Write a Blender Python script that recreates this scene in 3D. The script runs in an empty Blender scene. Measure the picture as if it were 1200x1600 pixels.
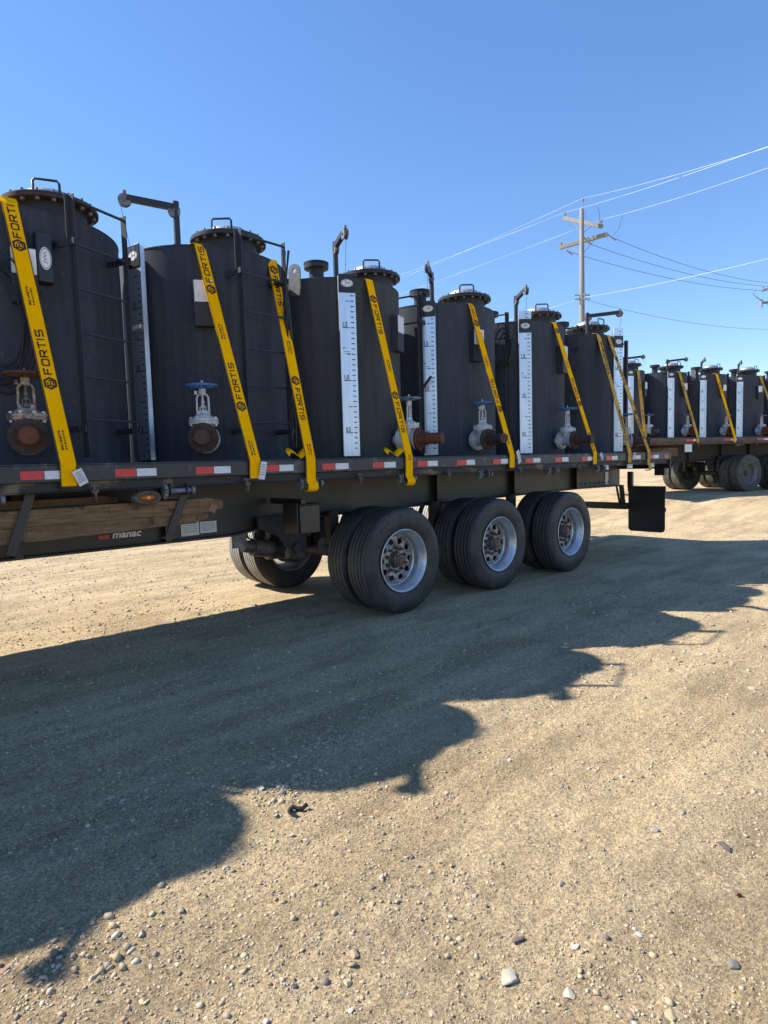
import bpy, math, random
import numpy as np
from mathutils import Vector, Matrix, Euler, noise

random.seed(7)
rng = np.random.default_rng(11)
S = bpy.context.scene
COL = S.collection
PI = math.pi

# ------------------------------------------------------------------ camera
CAM_F, CAM_YAW, CAM_PITCH, CAM_ROLL = 978.63, 0.73729, 0.077718, -0.028111
CAM_POS = Vector((0.0, -4.29024, 1.46055))
F = Vector((math.sin(CAM_YAW) * math.cos(CAM_PITCH), math.cos(CAM_YAW) * math.cos(CAM_PITCH), -math.sin(CAM_PITCH)))
RT = Vector((math.cos(CAM_YAW), -math.sin(CAM_YAW), 0)); UP = RT.cross(F)
CR = math.cos(CAM_ROLL) * RT + math.sin(CAM_ROLL) * UP
CU = -math.sin(CAM_ROLL) * RT + math.cos(CAM_ROLL) * UP
cd = bpy.data.cameras.new('camera')
cam = bpy.data.objects.new('camera', cd); COL.objects.link(cam)
cam.matrix_world = Matrix(((CR.x, CU.x, -F.x, CAM_POS.x), (CR.y, CU.y, -F.y, CAM_POS.y), (CR.z, CU.z, -F.z, CAM_POS.z), (0, 0, 0, 1)))
cd.sensor_fit = 'VERTICAL'; cd.sensor_height = 36.0; cd.lens = CAM_F / 1600 * 36.0
cd.clip_start = 0.05; cd.clip_end = 3000
S.camera = cam

# ------------------------------------------------------------------ sky, sun, exposure
SUN_DIR = Vector((-0.69, 0.825, 1.0)).normalized()          # towards the sun
SUN_EL = math.asin(SUN_DIR.z); SUN_AZ = math.atan2(SUN_DIR.x, SUN_DIR.y)
w = bpy.data.worlds.new('World'); S.world = w; w.use_nodes = True
wn = w.node_tree; wn.nodes.clear()
wo = wn.nodes.new('ShaderNodeOutputWorld'); bg = wn.nodes.new('ShaderNodeBackground')
sk = wn.nodes.new('ShaderNodeTexSky'); sk.sky_type = 'NISHITA'; sk.sun_disc = False
sk.sun_elevation = SUN_EL; sk.sun_rotation = SUN_AZ
sk.air_density = 1.0; sk.dust_density = 0.0; sk.ozone_density = 5.0; sk.altitude = 0
gm = wn.nodes.new('ShaderNodeGamma'); gm.inputs[1].default_value = 0.77
hs = wn.nodes.new('ShaderNodeHueSaturation'); hs.inputs['Saturation'].default_value = 1.24; hs.inputs['Hue'].default_value = 0.508
wn.links.new(sk.outputs[0], gm.inputs[0]); wn.links.new(gm.outputs[0], hs.inputs['Color']); wn.links.new(hs.outputs[0], bg.inputs[0]); wn.links.new(bg.outputs[0], wo.inputs[0])
bg.inputs[1].default_value = 0.15
sl = bpy.data.lights.new('sun', 'SUN'); sl.energy = 4.6; sl.angle = math.radians(0.53); sl.color = (1.0, 0.945, 0.86)
so = bpy.data.objects.new('sun', sl); COL.objects.link(so)
so.rotation_euler = (-SUN_DIR).to_track_quat('-Z', 'Y').to_euler(); so.location = (-10, 12, 20)
S.view_settings.view_transform = 'Standard'; S.view_settings.look = 'None'
S.view_settings.exposure = 1.08; S.view_settings.gamma = 1; S.view_settings.use_curve_mapping = False
S.render.engine = 'CYCLES'

# ------------------------------------------------------------------ materials
def mat(name, col, rough=0.6, metal=0.0, col2=None, nscale=8.0, stretch=None, contrast=(0.35, 0.65), bump=0.0, bscale=60.0,
        col3=None, n3=30.0, c3=(0.62, 0.7), spec=0.5, emit=None, coord='Object'):
    m = bpy.data.materials.new(name); m.use_nodes = True
    nt = m.node_tree; b = nt.nodes['Principled BSDF']
    b.inputs['Base Color'].default_value = (*col, 1); b.inputs['Roughness'].default_value = rough
    b.inputs['Metallic'].default_value = metal; b.inputs['Specular IOR Level'].default_value = spec
    tc = nt.nodes.new('ShaderNodeTexCoord')
    src = tc.outputs[coord]
    def noi(sc, det=6.0, st=None):
        mp = nt.nodes.new('ShaderNodeMapping'); nt.links.new(src, mp.inputs[0])
        if st: mp.inputs['Scale'].default_value = st
        n = nt.nodes.new('ShaderNodeTexNoise'); n.inputs['Scale'].default_value = sc; n.inputs['Detail'].default_value = det
        n.inputs['Roughness'].default_value = 0.62
        nt.links.new(mp.outputs[0], n.inputs['Vector']); return n
    def ramp(fac, a, c):
        r = nt.nodes.new('ShaderNodeValToRGB'); r.color_ramp.elements[0].position = a; r.color_ramp.elements[1].position = c
        nt.links.new(fac, r.inputs[0]); return r
    cur = None
    if col2:
        n = noi(nscale, st=stretch); r = ramp(n.outputs[0], *contrast)
        mx = nt.nodes.new('ShaderNodeMixRGB'); mx.inputs[1].default_value = (*col, 1); mx.inputs[2].default_value = (*col2, 1)
        nt.links.new(r.outputs[0], mx.inputs[0]); cur = mx.outputs[0]
        rr = nt.nodes.new('ShaderNodeMapRange'); rr.inputs['To Min'].default_value = max(0.05, rough - 0.1); rr.inputs['To Max'].default_value = min(1, rough + 0.15)
        nt.links.new(n.outputs[0], rr.inputs[0]); nt.links.new(rr.outputs[0], b.inputs['Roughness'])
    if col3:
        n = noi(n3, 8.0); r = ramp(n.outputs[0], *c3)
        mx = nt.nodes.new('ShaderNodeMixRGB'); mx.inputs[1].default_value = (*col, 1); mx.inputs[2].default_value = (*col3, 1)
        if cur: nt.links.new(cur, mx.inputs[1])
        nt.links.new(r.outputs[0], mx.inputs[0]); cur = mx.outputs[0]
    if cur: nt.links.new(cur, b.inputs['Base Color'])
    if bump:
        n = noi(bscale, 5.0); bp = nt.nodes.new('ShaderNodeBump'); bp.inputs['Strength'].default_value = bump; bp.inputs['Distance'].default_value = 0.004
        nt.links.new(n.outputs[0], bp.inputs['Height']); nt.links.new(bp.outputs[0], b.inputs['Normal'])
    if emit:
        b.inputs['Emission Color'].default_value = (*emit, 1); b.inputs['Emission Strength'].default_value = 1.0
    return m

M = {}
M['tank'] = mat('tank_paint', (0.038, 0.044, 0.058), 0.62, 0, (0.051, 0.058, 0.074), 5, (3, 3, 0.3), (0.40, 0.62), 0.15, 140, spec=0.12, col3= (0.075, 0.078, 0.085), n3=26, c3=(0.60, 0.70))
M['tank_olive'] = mat('tank_paint_olive', (0.050, 0.055, 0.056), 0.62, 0, (0.066, 0.071, 0.068), 5, (3, 3, 0.3), (0.40, 0.62), 0.15, 140, spec=0.12, col3= (0.085, 0.085, 0.07), n3=22, c3=(0.60, 0.70))
M['tank_grey'] = mat('tank_paint_grey', (0.045, 0.052, 0.067), 0.62, 0, (0.060, 0.068, 0.084), 6, (3, 3, 0.3), (0.40, 0.62), 0.15, 140, spec=0.12, col3= (0.09, 0.09, 0.09), n3=24, c3=(0.60, 0.70))
M['fitting'] = mat('painted_steel_fitting', (0.036, 0.040, 0.050), 0.45, 0, (0.038, 0.042, 0.052), 14, None, (0.4, 0.7), 0.1, 90, (0.10, 0.065, 0.045), 40, (0.68, 0.78), spec=0.2)
M['fitting_light'] = mat('weathered_light_steel', (0.20, 0.20, 0.20), 0.5, 0.3, (0.11, 0.11, 0.115), 18, None, (0.35, 0.65), 0.1, 90)
M['galv'] = mat('galvanised_lid', (0.55, 0.56, 0.58), 0.38, 0.7, (0.40, 0.41, 0.43), 14, None, (0.35, 0.65))
M['board'] = mat('aluminium_board', (0.66, 0.76, 0.88), 0.34, 0.72, (0.55, 0.65, 0.78), 6, (6, 6, 0.5), (0.3, 0.7), 0, 0, (0.42, 0.42, 0.42), 26, (0.68, 0.8))
M['board_dark'] = mat('board_face_dark_reflection', (0.055, 0.06, 0.07), 0.5, 0.1, (0.075, 0.08, 0.09), 9)  # copy of the board with a dark reflection put into its colour; unassigned
M['black'] = mat('black_print', (0.012, 0.012, 0.014), 0.7)
M['print'] = mat('strap_print', (0.030, 0.018, 0.008), 0.8)
M['black_gloss'] = mat('black_moulded_plastic', (0.012, 0.013, 0.016), 0.35)
M['white'] = mat('white_sticker', (0.78, 0.79, 0.80), 0.5, 0, (0.68, 0.69, 0.70), 20)
M['paper'] = mat('white_paper', (0.72, 0.74, 0.78), 0.7, 0, (0.60, 0.63, 0.68), 30)
M['badge_ink'] = mat('badge_ink', (0.12, 0.12, 0.16), 0.6)
M['strap'] = mat('yellow_webbing', (1.0, 0.49, 0.0), 0.85, 0, (0.93, 0.45, 0.0), 9, (1, 1, 1), (0.3, 0.7), 0.5, 420, (0.62, 0.36, 0.02), 34, (0.66, 0.85), spec=0.04)
M['strap_old'] = mat('faded_dirty_webbing', (0.72, 0.40, 0.02), 0.8, 0, (0.46, 0.27, 0.035), 9, None, (0.35, 0.6), 0.5, 420, (0.16, 0.11, 0.05), 20, (0.55, 0.7))
M['strap_edge'] = mat('strap_black_edge', (0.05, 0.035, 0.01), 0.8)
M['trailer'] = mat('trailer_black_paint', (0.014, 0.014, 0.016), 0.42, 0, (0.022, 0.022, 0.023), 4, (1, 1, 2), (0.35, 0.7), 0.1, 60, (0.05, 0.045, 0.038), 9, (0.66, 0.85))
M['rail'] = mat('side_rail_worn_paint', (0.016, 0.018, 0.023), 0.45, 0, (0.030, 0.033, 0.040), 7, (0.6, 1, 2), (0.35, 0.7), 0.15, 60, (0.11, 0.09, 0.07), 9, (0.56, 0.66))
M['dirt_lip'] = mat('lower_lip_dried_mud', (0.020, 0.020, 0.022), 0.65, 0, (0.15, 0.12, 0.075), 3.2, (0.8, 1, 1.6), (0.54, 0.62), 0.4, 60)
M['rusty_frame'] = mat('rusty_dusty_frame', (0.065, 0.055, 0.048), 0.8, 0, (0.16, 0.10, 0.065), 5, (0.8, 1, 1.6), (0.4, 0.65), 0.4, 60)
M['under'] = mat('dusty_chassis', (0.020, 0.019, 0.019), 0.7, 0, (0.05, 0.044, 0.037), 11, None, (0.4, 0.7), 0.3, 50)
M['red'] = mat('red_reflective_tape', (0.60, 0.028, 0.035), 0.35, 0, (0.42, 0.03, 0.035), 30, None, (0.45, 0.75), 0, 0, (0.20, 0.09, 0.07), 40, (0.64, 0.76))
M['tape'] = mat('white_reflective_tape', (0.62, 0.66, 0.70), 0.32, 0, (0.50, 0.53, 0.57), 26, None, (0.45, 0.75), 0, 0, (0.22, 0.20, 0.18), 34, (0.66, 0.76))
M['amber'] = mat('amber_lens', (0.42, 0.10, 0.015), 0.2)
M['amber_core'] = mat('amber_reflector', (1.0, 0.42, 0.02), 0.2)
M['rubber_grey'] = mat('weathered_grommet', (0.07, 0.066, 0.055), 0.8, 0, (0.11, 0.10, 0.08), 20)
M['groove'] = mat('tread_groove', (0.004, 0.004, 0.004), 0.95)
M['tread_far'] = mat('sunlit_dusty_tread_rib', (0.20, 0.19, 0.17), 0.6, 0, (0.28, 0.26, 0.23), 6)  # far-side ribs: grazing sun sheen painted into the dusty rubber colour
M['tread'] = mat('worn_tread_rib', (0.055, 0.055, 0.056), 0.6, 0, (0.10, 0.095, 0.085), 6, None, (0.35, 0.7), 0.2, 120)
M['tyre'] = mat('tyre_rubber', (0.018, 0.018, 0.020), 0.55, 0, (0.060, 0.056, 0.050), 5, None, (0.42, 0.75), 0.25, 110, (0.10, 0.09, 0.075), 24, (0.63, 0.8))
M['tyre_dusty'] = mat('dusty_tyre_rubber', (0.060, 0.058, 0.055), 0.85, 0, (0.13, 0.115, 0.095), 7, None, (0.38, 0.7), 0.25, 110)
M['rim'] = mat('brushed_alloy_rim', (0.66, 0.67, 0.69), 0.40, 0.75, (0.48, 0.47, 0.46), 9, None, (0.4, 0.7), 0.1, 80, (0.14, 0.12, 0.10), 22, (0.58, 0.74))
M['rim_disc'] = mat('greasy_wheel_disc', (0.42, 0.41, 0.40), 0.5, 0.5, (0.20, 0.18, 0.165), 14, None, (0.40, 0.60), 0.2, 80, (0.05, 0.045, 0.04), 26, (0.52, 0.62))
M['rim_dark'] = mat('dusty_steel_rim', (0.16, 0.155, 0.15), 0.65, 0.3, (0.26, 0.24, 0.21), 12)
M['hubred'] = mat('red_oil_cap', (0.22, 0.035, 0.03), 0.5, 0, (0.14, 0.05, 0.04), 50)
M['greasy'] = mat('greasy_hub', (0.085, 0.07, 0.06), 0.5, 0.4, (0.15, 0.125, 0.105), 30, None, (0.4, 0.6), 0.3, 60)
M['rust'] = mat('rusty_pipe', (0.085, 0.028, 0.016), 0.85, 0, (0.16, 0.055, 0.028), 16, None, (0.35, 0.65), 0.5, 70, (0.035, 0.018, 0.014), 30, (0.55, 0.7))
M['rust_dark'] = mat('dark_rusty_flange', (0.040, 0.026, 0.022), 0.8, 0, (0.085, 0.05, 0.038), 16, None, (0.35, 0.65), 0.5, 70)
M['valve'] = mat('pale_valve_paint', (0.55, 0.57, 0.58), 0.45, 0, (0.42, 0.43, 0.42), 16, None, (0.4, 0.65), 0.2, 60, (0.20, 0.12, 0.07), 42, (0.64, 0.72))
M['valve_old'] = mat('stained_valve_paint', (0.48, 0.44, 0.37), 0.6, 0, (0.30, 0.20, 0.13), 18, None, (0.42, 0.58), 0.3, 60, (0.12, 0.045, 0.025), 24, (0.50, 0.60))
M['blue'] = mat('blue_handwheel', (0.045, 0.13, 0.32), 0.45, 0, (0.07, 0.17, 0.36), 18)
M['greyblue'] = mat('weathered_blue_handwheel', (0.16, 0.21, 0.30), 0.5, 0, (0.11, 0.14, 0.19), 30, None, (0.4, 0.6))
M['wood'] = mat('rough_sawn_timber', (0.24, 0.148, 0.072), 0.85, 0, (0.115, 0.068, 0.034), 6, (1.2, 14, 14), (0.35, 0.65), 0.8, 40, (0.04, 0.028, 0.018), 10, (0.58, 0.7))
M['wood_end'] = mat('timber_end_grain', (0.26, 0.17, 0.09), 0.85, 0, (0.14, 0.09, 0.05), 20)
M['wood_block'] = mat('pinkish_wood_block', (0.26, 0.13, 0.085), 0.8)
M['pole'] = mat('weathered_pole_wood', (0.26, 0.25, 0.245), 0.85, 0, (0.18, 0.17, 0.165), 3, (6, 6, 0.5), (0.35, 0.65))
M['insul'] = mat('grey_insulator', (0.22, 0.23, 0.26), 0.3)
M['wire'] = mat('pale_aluminium_wire', (0.62, 0.66, 0.72), 0.4, 0.2)
M['wire_dark'] = mat('dark_wire', (0.10, 0.13, 0.2), 0.6)
M['rubber'] = mat('mudflap_rubber', (0.012, 0.012, 0.013), 0.5, 0, (0.018, 0.018, 0.018), 5)
M['hose'] = mat('black_cable', (0.014, 0.014, 0.016), 0.4)
M['chalk'] = mat('chalk_marks', (0.5, 0.5, 0.5), 0.9)

# ------------------------------------------------------------------ mesh builder
class MB:
    def __init__(s): s.v = []; s.f = []; s.mi = []; s.cur = 0
    def add(s, vs, fs, X=None):
        o = len(s.v)
        s.v += [tuple(X @ Vector(p)) if X is not None else tuple(p) for p in vs]
        s.f += [tuple(i + o for i in f) for f in fs]; s.mi += [s.cur] * len(fs); return s
    def box(s, c, d, X=None, taper=1.0):
        x, y, z = d[0] / 2, d[1] / 2, d[2] / 2
        vs = [(c[0] + sx * x * (taper if sz > 0 else 1), c[1] + sy * y * (taper if sz > 0 else 1), c[2] + sz * z) for sz in (-1, 1) for sy in (-1, 1) for sx in (-1, 1)]
        return s.add(vs, [(0, 2, 3, 1), (4, 5, 7, 6), (0, 1, 5, 4), (2, 6, 7, 3), (0, 4, 6, 2), (1, 3, 7, 5)], X)
    def bar(s, a, b, w_, h_, side=(0, 0, 1)):
        a = Vector(a); b = Vector(b); d = (b - a); L = d.length; d.normalize()
        u = Vector(side); u = (u - d * u.dot(d)); 
        if u.length < 1e-4: u = Vector((1, 0, 0)) - d * d.x
        u.normalize(); v = d.cross(u)
        vs = [p + v * (w_ / 2 * i) + u * (h_ / 2 * j) for p in (a, b) for i, j in ((-1, -1), (1, -1), (1, 1), (-1, 1))]
        return s.add(vs, [(3, 2, 1, 0), (4, 5, 6, 7), (0, 1, 5, 4), (1, 2, 6, 5), (2, 3, 7, 6), (3, 0, 4, 7)])
    def cyl(s, a, b, r, n=16, r2=None, caps=True):
        a = Vector(a); b = Vector(b); d = (b - a).normalized(); r2 = r if r2 is None else r2
        u = d.orthogonal().normalized(); v = d.cross(u)
        vs = [a + (u * math.cos(2 * PI * i / n) + v * math.sin(2 * PI * i / n)) * r for i in range(n)]
        vs += [b + (u * math.cos(2 * PI * i / n) + v * math.sin(2 * PI * i / n)) * r2 for i in range(n)]
        fs = [(i, (i + 1) % n, n + (i + 1) % n, n + i) for i in range(n)]
        if caps: fs += [tuple(range(n - 1, -1, -1)), tuple(range(n, 2 * n))]
        return s.add(vs, fs)
    def lathe(s, prof, n=32, X=None, wob=None):      # profile (r, z) about local Z
        vs = []
        for (r, z) in prof:
            for i in range(n):
                a = 2 * PI * i / n; q = r + (wob(a, z) if wob else 0)
                vs.append((q * math.cos(a), q * math.sin(a), z))
        fs = []
        for j in range(len(prof) - 1):
            for i in range(n):
                k = (i + 1) % n; fs.append((j * n + i, j * n + k, (j + 1) * n + k, (j + 1) * n + i))
        return s.add(vs, fs, X)
    def tube(s, pts, r, n=8, closed=False):
        P = [Vector(p) for p in pts]; m = len(P); vs = []; u = None
        for i in range(m):
            if closed: d = P[(i + 1) % m] - P[i - 1]
            else: d = P[min(i + 1, m - 1)] - P[max(i - 1, 0)]
            d.normalize()
            if u is None: u = d.orthogonal().normalized()
            else: u = (u - d * u.dot(d)).normalized()
            v = d.cross(u)
            vs += [P[i] + (u * math.cos(2 * PI * k / n) + v * math.sin(2 * PI * k / n)) * r for k in range(n)]
        fs = []
        for i in range(m if closed else m - 1):
            j = (i + 1) % m
            for k in range(n): fs.append((i * n + k, i * n + (k + 1) % n, j * n + (k + 1) % n, j * n + k))
        if not closed: fs += [tuple(range(n - 1, -1, -1)), tuple((m - 1) * n + k for k in range(n))]
        return s.add(vs, fs)
    def build(s, name, m, parent=None, smooth=35, bevel=0.0):
        me = bpy.data.meshes.new(name); me.from_pydata([tuple(p) for p in s.v], [], s.f); me.validate()
        mats = m if isinstance(m, (list, tuple)) else [m]
        for q in mats: me.materials.append(q)
        if len(mats) > 1 and len(me.polygons) == len(s.mi): me.polygons.foreach_set('material_index', s.mi)
        me.update()
        if smooth:
            me.polygons.foreach_set('use_smooth', [True] * len(me.polygons)); me.set_sharp_from_angle(angle=math.radians(smooth))
        o = bpy.data.objects.new(name, me); COL.objects.link(o)
        if parent is not None: o.parent = parent
        if bevel:
            b = o.modifiers.new('bevel', 'BEVEL'); b.width = bevel; b.segments = 2; b.limit_method = 'ANGLE'; b.angle_limit = math.radians(50)
        return o

def tag(o, label, cat, group=None):
    o['label'] = label; o['category'] = cat
    if group: o['group'] = group
    return o
def empty(name, loc=(0, 0, 0), rz=0.0, parent=None):
    o = bpy.data.objects.new(name, None); COL.objects.link(o); o.location = loc; o.rotation_euler = (0, 0, rz)
    if parent is not None: o.parent = parent
    return o
KIDS = {}
def copy_tree(o, parent=None):
    c = o.copy(); COL.objects.link(c); c.parent = parent
    for ch in [q for q in bpy.data.objects if q.parent == o]: copy_tree(ch, c)
    return c

# ---- flat lettering ---------------------------------------------------------
_tc = {}
def text_mesh(t, bold=0.0):
    if (t, bold) in _tc: return _tc[(t, bold)]
    cu = bpy.data.curves.new('lettering', 'FONT'); cu.body = t; cu.size = 1.0; cu.offset = bold; cu.align_x = 'LEFT'; cu.resolution_u = 3
    ob = bpy.data.objects.new('lettering', cu); COL.objects.link(ob)
    dg = bpy.context.evaluated_depsgraph_get(); dg.update()
    me = bpy.data.meshes.new_from_object(ob.evaluated_get(dg))
    vs = [tuple(v.co) for v in me.vertices]; fs = [tuple(p.vertices) for p in me.polygons]
    bpy.data.objects.remove(ob); bpy.data.curves.remove(cu); bpy.data.meshes.remove(me)
    xs = [v[0] for v in vs]; ys = [v[1] for v in vs]; x0, x1, y0, y1 = min(xs), max(xs), min(ys), max(ys)
    vs = [((v[0] - x0) / (x1 - x0), (v[1] - y0) / (y1 - y0)) for v in vs]
    _tc[(t, bold)] = (vs, fs); return vs, fs
GL = {'F': [((0, 0), (0, 1), (.9, 1)), ((0, .5), (.72, .5))],
      'O': [((.12, 0), (.88, 0), (1, .12), (1, .88), (.88, 1), (.12, 1), (0, .88), (0, .12), (.12, 0))],
      'R': [((0, 0), (0, 1), (.85, 1), (1, .88), (1, .58), (.88, .46), (0, .46)), ((.5, .46), (1, 0))],
      'T': [((0, 1), (1, 1)), ((.5, 0), (.5, 1))],
      'I': [((0, 0), (0, 1))],
      'S': [((1, 1), (.1, 1), (0, .9), (0, .6), (.1, .5), (.9, .5), (1, .4), (1, .1), (.9, 0), (0, 0))]}
def strokes2d(word, L, H, t):
    """block lettering as 2-D quads: word spans L along x, H along y"""
    n = len(word); wd = [0.12 if c == 'I' else 1.0 for c in word]; gap = 0.42
    tot = sum(wd) + gap * (n - 1); k = L / tot; x = 0; vs, fs = [], []
    for c, wv in zip(word, wd):
        for st in GL[c]:
            for (a, b) in zip(st[:-1], st[1:]):
                ax, ay, bx, by = x + a[0] * wv * k * (0 if c == 'I' else 1), a[1] * H, x + b[0] * wv * k * (0 if c == 'I' else 1), b[1] * H
                dx, dy = bx - ax, by - ay; l = math.hypot(dx, dy) or 1; dx /= l; dy /= l
                o = len(vs); h = t / 2
                vs += [(ax - dx * h * .8 - dy * h, ay - dy * h * .8 + dx * h), (ax - dx * h * .8 + dy * h, ay - dy * h * .8 - dx * h), (bx + dx * h * .8 + dy * h, by + dy * h * .8 - dx * h), (bx + dx * h * .8 - dy * h, by + dy * h * .8 + dx * h)]
                fs.append((o, o + 1, o + 2, o + 3))
        x += (wv + gap) * k
    return vs, fs
def poly2d(pts): return pts, [tuple(range(len(pts)))]
def ring2d(R, r, n=6, a0=0.0, sx=1, sy=1):
    vs = [(math.cos(a0 + 2 * PI * i / n) * q * sx, math.sin(a0 + 2 * PI * i / n) * q * sy) for q in (R, r) for i in range(n)]
    return vs, [(i, (i + 1) % n, n + (i + 1) % n, n + i) for i in range(n)]
def disc2d(R, n=28, sx=1, sy=1): return poly2d([(math.cos(2 * PI * i / n) * R * sx, math.sin(2 * PI * i / n) * R * sy) for i in range(n)])
def place(mb, shape, o, u, v, lift=0.0, nrm=None, sc=(1, 1), off=(0, 0)):
    o = Vector(o); u = Vector(u); v = Vector(v); n = Vector(nrm) if nrm is not None else u.cross(v).normalized()
    vs, fs = shape
    return mb.add([o + u * (p[0] * sc[0] + off[0]) + v * (p[1] * sc[1] + off[1]) + n * lift for p in vs], fs)

# ================================================================== GROUND
def smooth01(t): t = np.clip(t, 0, 1); return t * t * (3 - 2 * t)
def vnoise(x, y, seed):
    def h(i, j):
        n = (i * 374761393 + j * 668265263 + seed * 1442695041).astype(np.int64)
        n = (n ^ (n >> 13)) * 1274126177; n = n ^ (n >> 16); return (n & 0xffff) / 65535.0
    i = np.floor(x).astype(np.int64); j = np.floor(y).astype(np.int64); fx = x - i; fy = y - j
    fx = fx * fx * (3 - 2 * fx); fy = fy * fy * (3 - 2 * fy)
    return (h(i, j) * (1 - fx) + h(i + 1, j) * fx) * (1 - fy) + (h(i, j + 1) * (1 - fx) + h(i + 1, j + 1) * fx) * fy
def gz(x, y):
    x = np.asarray(x, float); y = np.asarray(y, float)
    t = (x * 0.93 + y * 0.36 - 11.8) / 5.5
    z = 0.39 * smooth01(t)
    d = np.hypot(x - 1.5, y + 3)
    near = np.exp(-(d / 9.0) ** 2)
    z = z + 0.030 * (vnoise(x * 0.55, y * 0.8, 3) - 0.5) * np.clip(1.0 - np.exp(-((y + 0.2) / 1.3) ** 2) * 0.7, 0, 1) * np.where(y > 0.2, 0.3, 1)
    z = z + near * (0.010 * (vnoise(x * 3.1, y * 3.1, 5) - 0.5) + 0.006 * (vnoise(x * 9, y * 9, 7) - 0.5) + 0.006 * (vnoise(x * 26, y * 26, 9) - 0.5) + 0.007 * (vnoise(x * 55, y * 55, 19) - 0.5))
    # wheel ruts running alongside the trailer
    for yc, a in ((-1.35, 0.008), (-3.0, 0.006)):
        z = z - a * near * np.exp(-((y - yc + 0.10 * (vnoise(x * .5, x * 0, 21) - .5)) / 0.16) ** 2)
    fine = smooth01((x + .5) / .8) * smooth01((4.5 - x) / .8)
    for yc, a in ((-1.35, .0045), (-1.62, .0035), (-3.02, .0030), (-3.28, .0025)):
        z = z - a * fine * np.exp(-((y - yc - .04 * np.sin(x * .9)) / .105) ** 4) * (0.5 + 0.5 * np.sin(x * 105 + 6 * np.sin((y - yc) * 30))) * np.clip(vnoise(x * .8, y * 2, 41) * 2 - .5, 0, 1)
    # a little heap of stones and a scuffed hollow
    z = z + 0.014 * np.exp(-(((x - 0.50) / 0.085) ** 2 + ((y + 2.32) / 0.075) ** 2)) + 0.012 * np.exp(-(((x - 1.52) / 0.09) ** 2 + ((y + 1.93) / 0.06) ** 2))
    z = z + 0.012 * np.exp(-(((x - 1.85) / 0.22) ** 2 + ((y + 1.72) / 0.07) ** 2))
    far = np.clip((np.hypot(x, y) - 40) / 100, 0, 1); z = z + far * 0.5 * (vnoise(x * 0.02, y * 0.02, 4) - 0.5)
    return z
def axis(lo, hi, step, a, b, g=1.09):
    c = list(np.arange(lo, hi, step)); s = step; x = hi
    up = []
    while x < b: up.append(x); s *= g; x += s
    dn = []; s = step; x = lo - step
    while x > a: dn.append(x); s *= g; x -= s
    return np.array(dn[::-1] + c + up + [b] if up else c)
xs = axis(-0.6, 4.6, 0.016, -900, 1200); ys = axis(-4.4, -0.2, 0.016, -500, 1200)
XX, YY = np.meshgrid(xs, ys); ZZ = gz(XX, YY)
nx, ny = len(xs), len(ys)
me = bpy.data.meshes.new('ground')
me.vertices.add(nx * ny); me.vertices.foreach_set('co', np.stack([XX, YY, ZZ], -1).ravel())
ii = np.arange(nx * ny).reshape(ny, nx); q = np.stack([ii[:-1, :-1], ii[:-1, 1:], ii[1:, 1:], ii[1:, :-1]], -1).reshape(-1, 4)
me.loops.add(q.size); me.loops.foreach_set('vertex_index', q.ravel())
me.polygons.add(len(q)); me.polygons.foreach_set('loop_start', np.arange(0, q.size, 4)); me.polygons.foreach_set('loop_total', np.full(len(q), 4))
me.polygons.foreach_set('use_smooth', np.ones(len(q), bool)); me.update(calc_edges=True)
ground = bpy.data.objects.new('ground', me); COL.objects.link(ground); ground['kind'] = 'structure'

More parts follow.
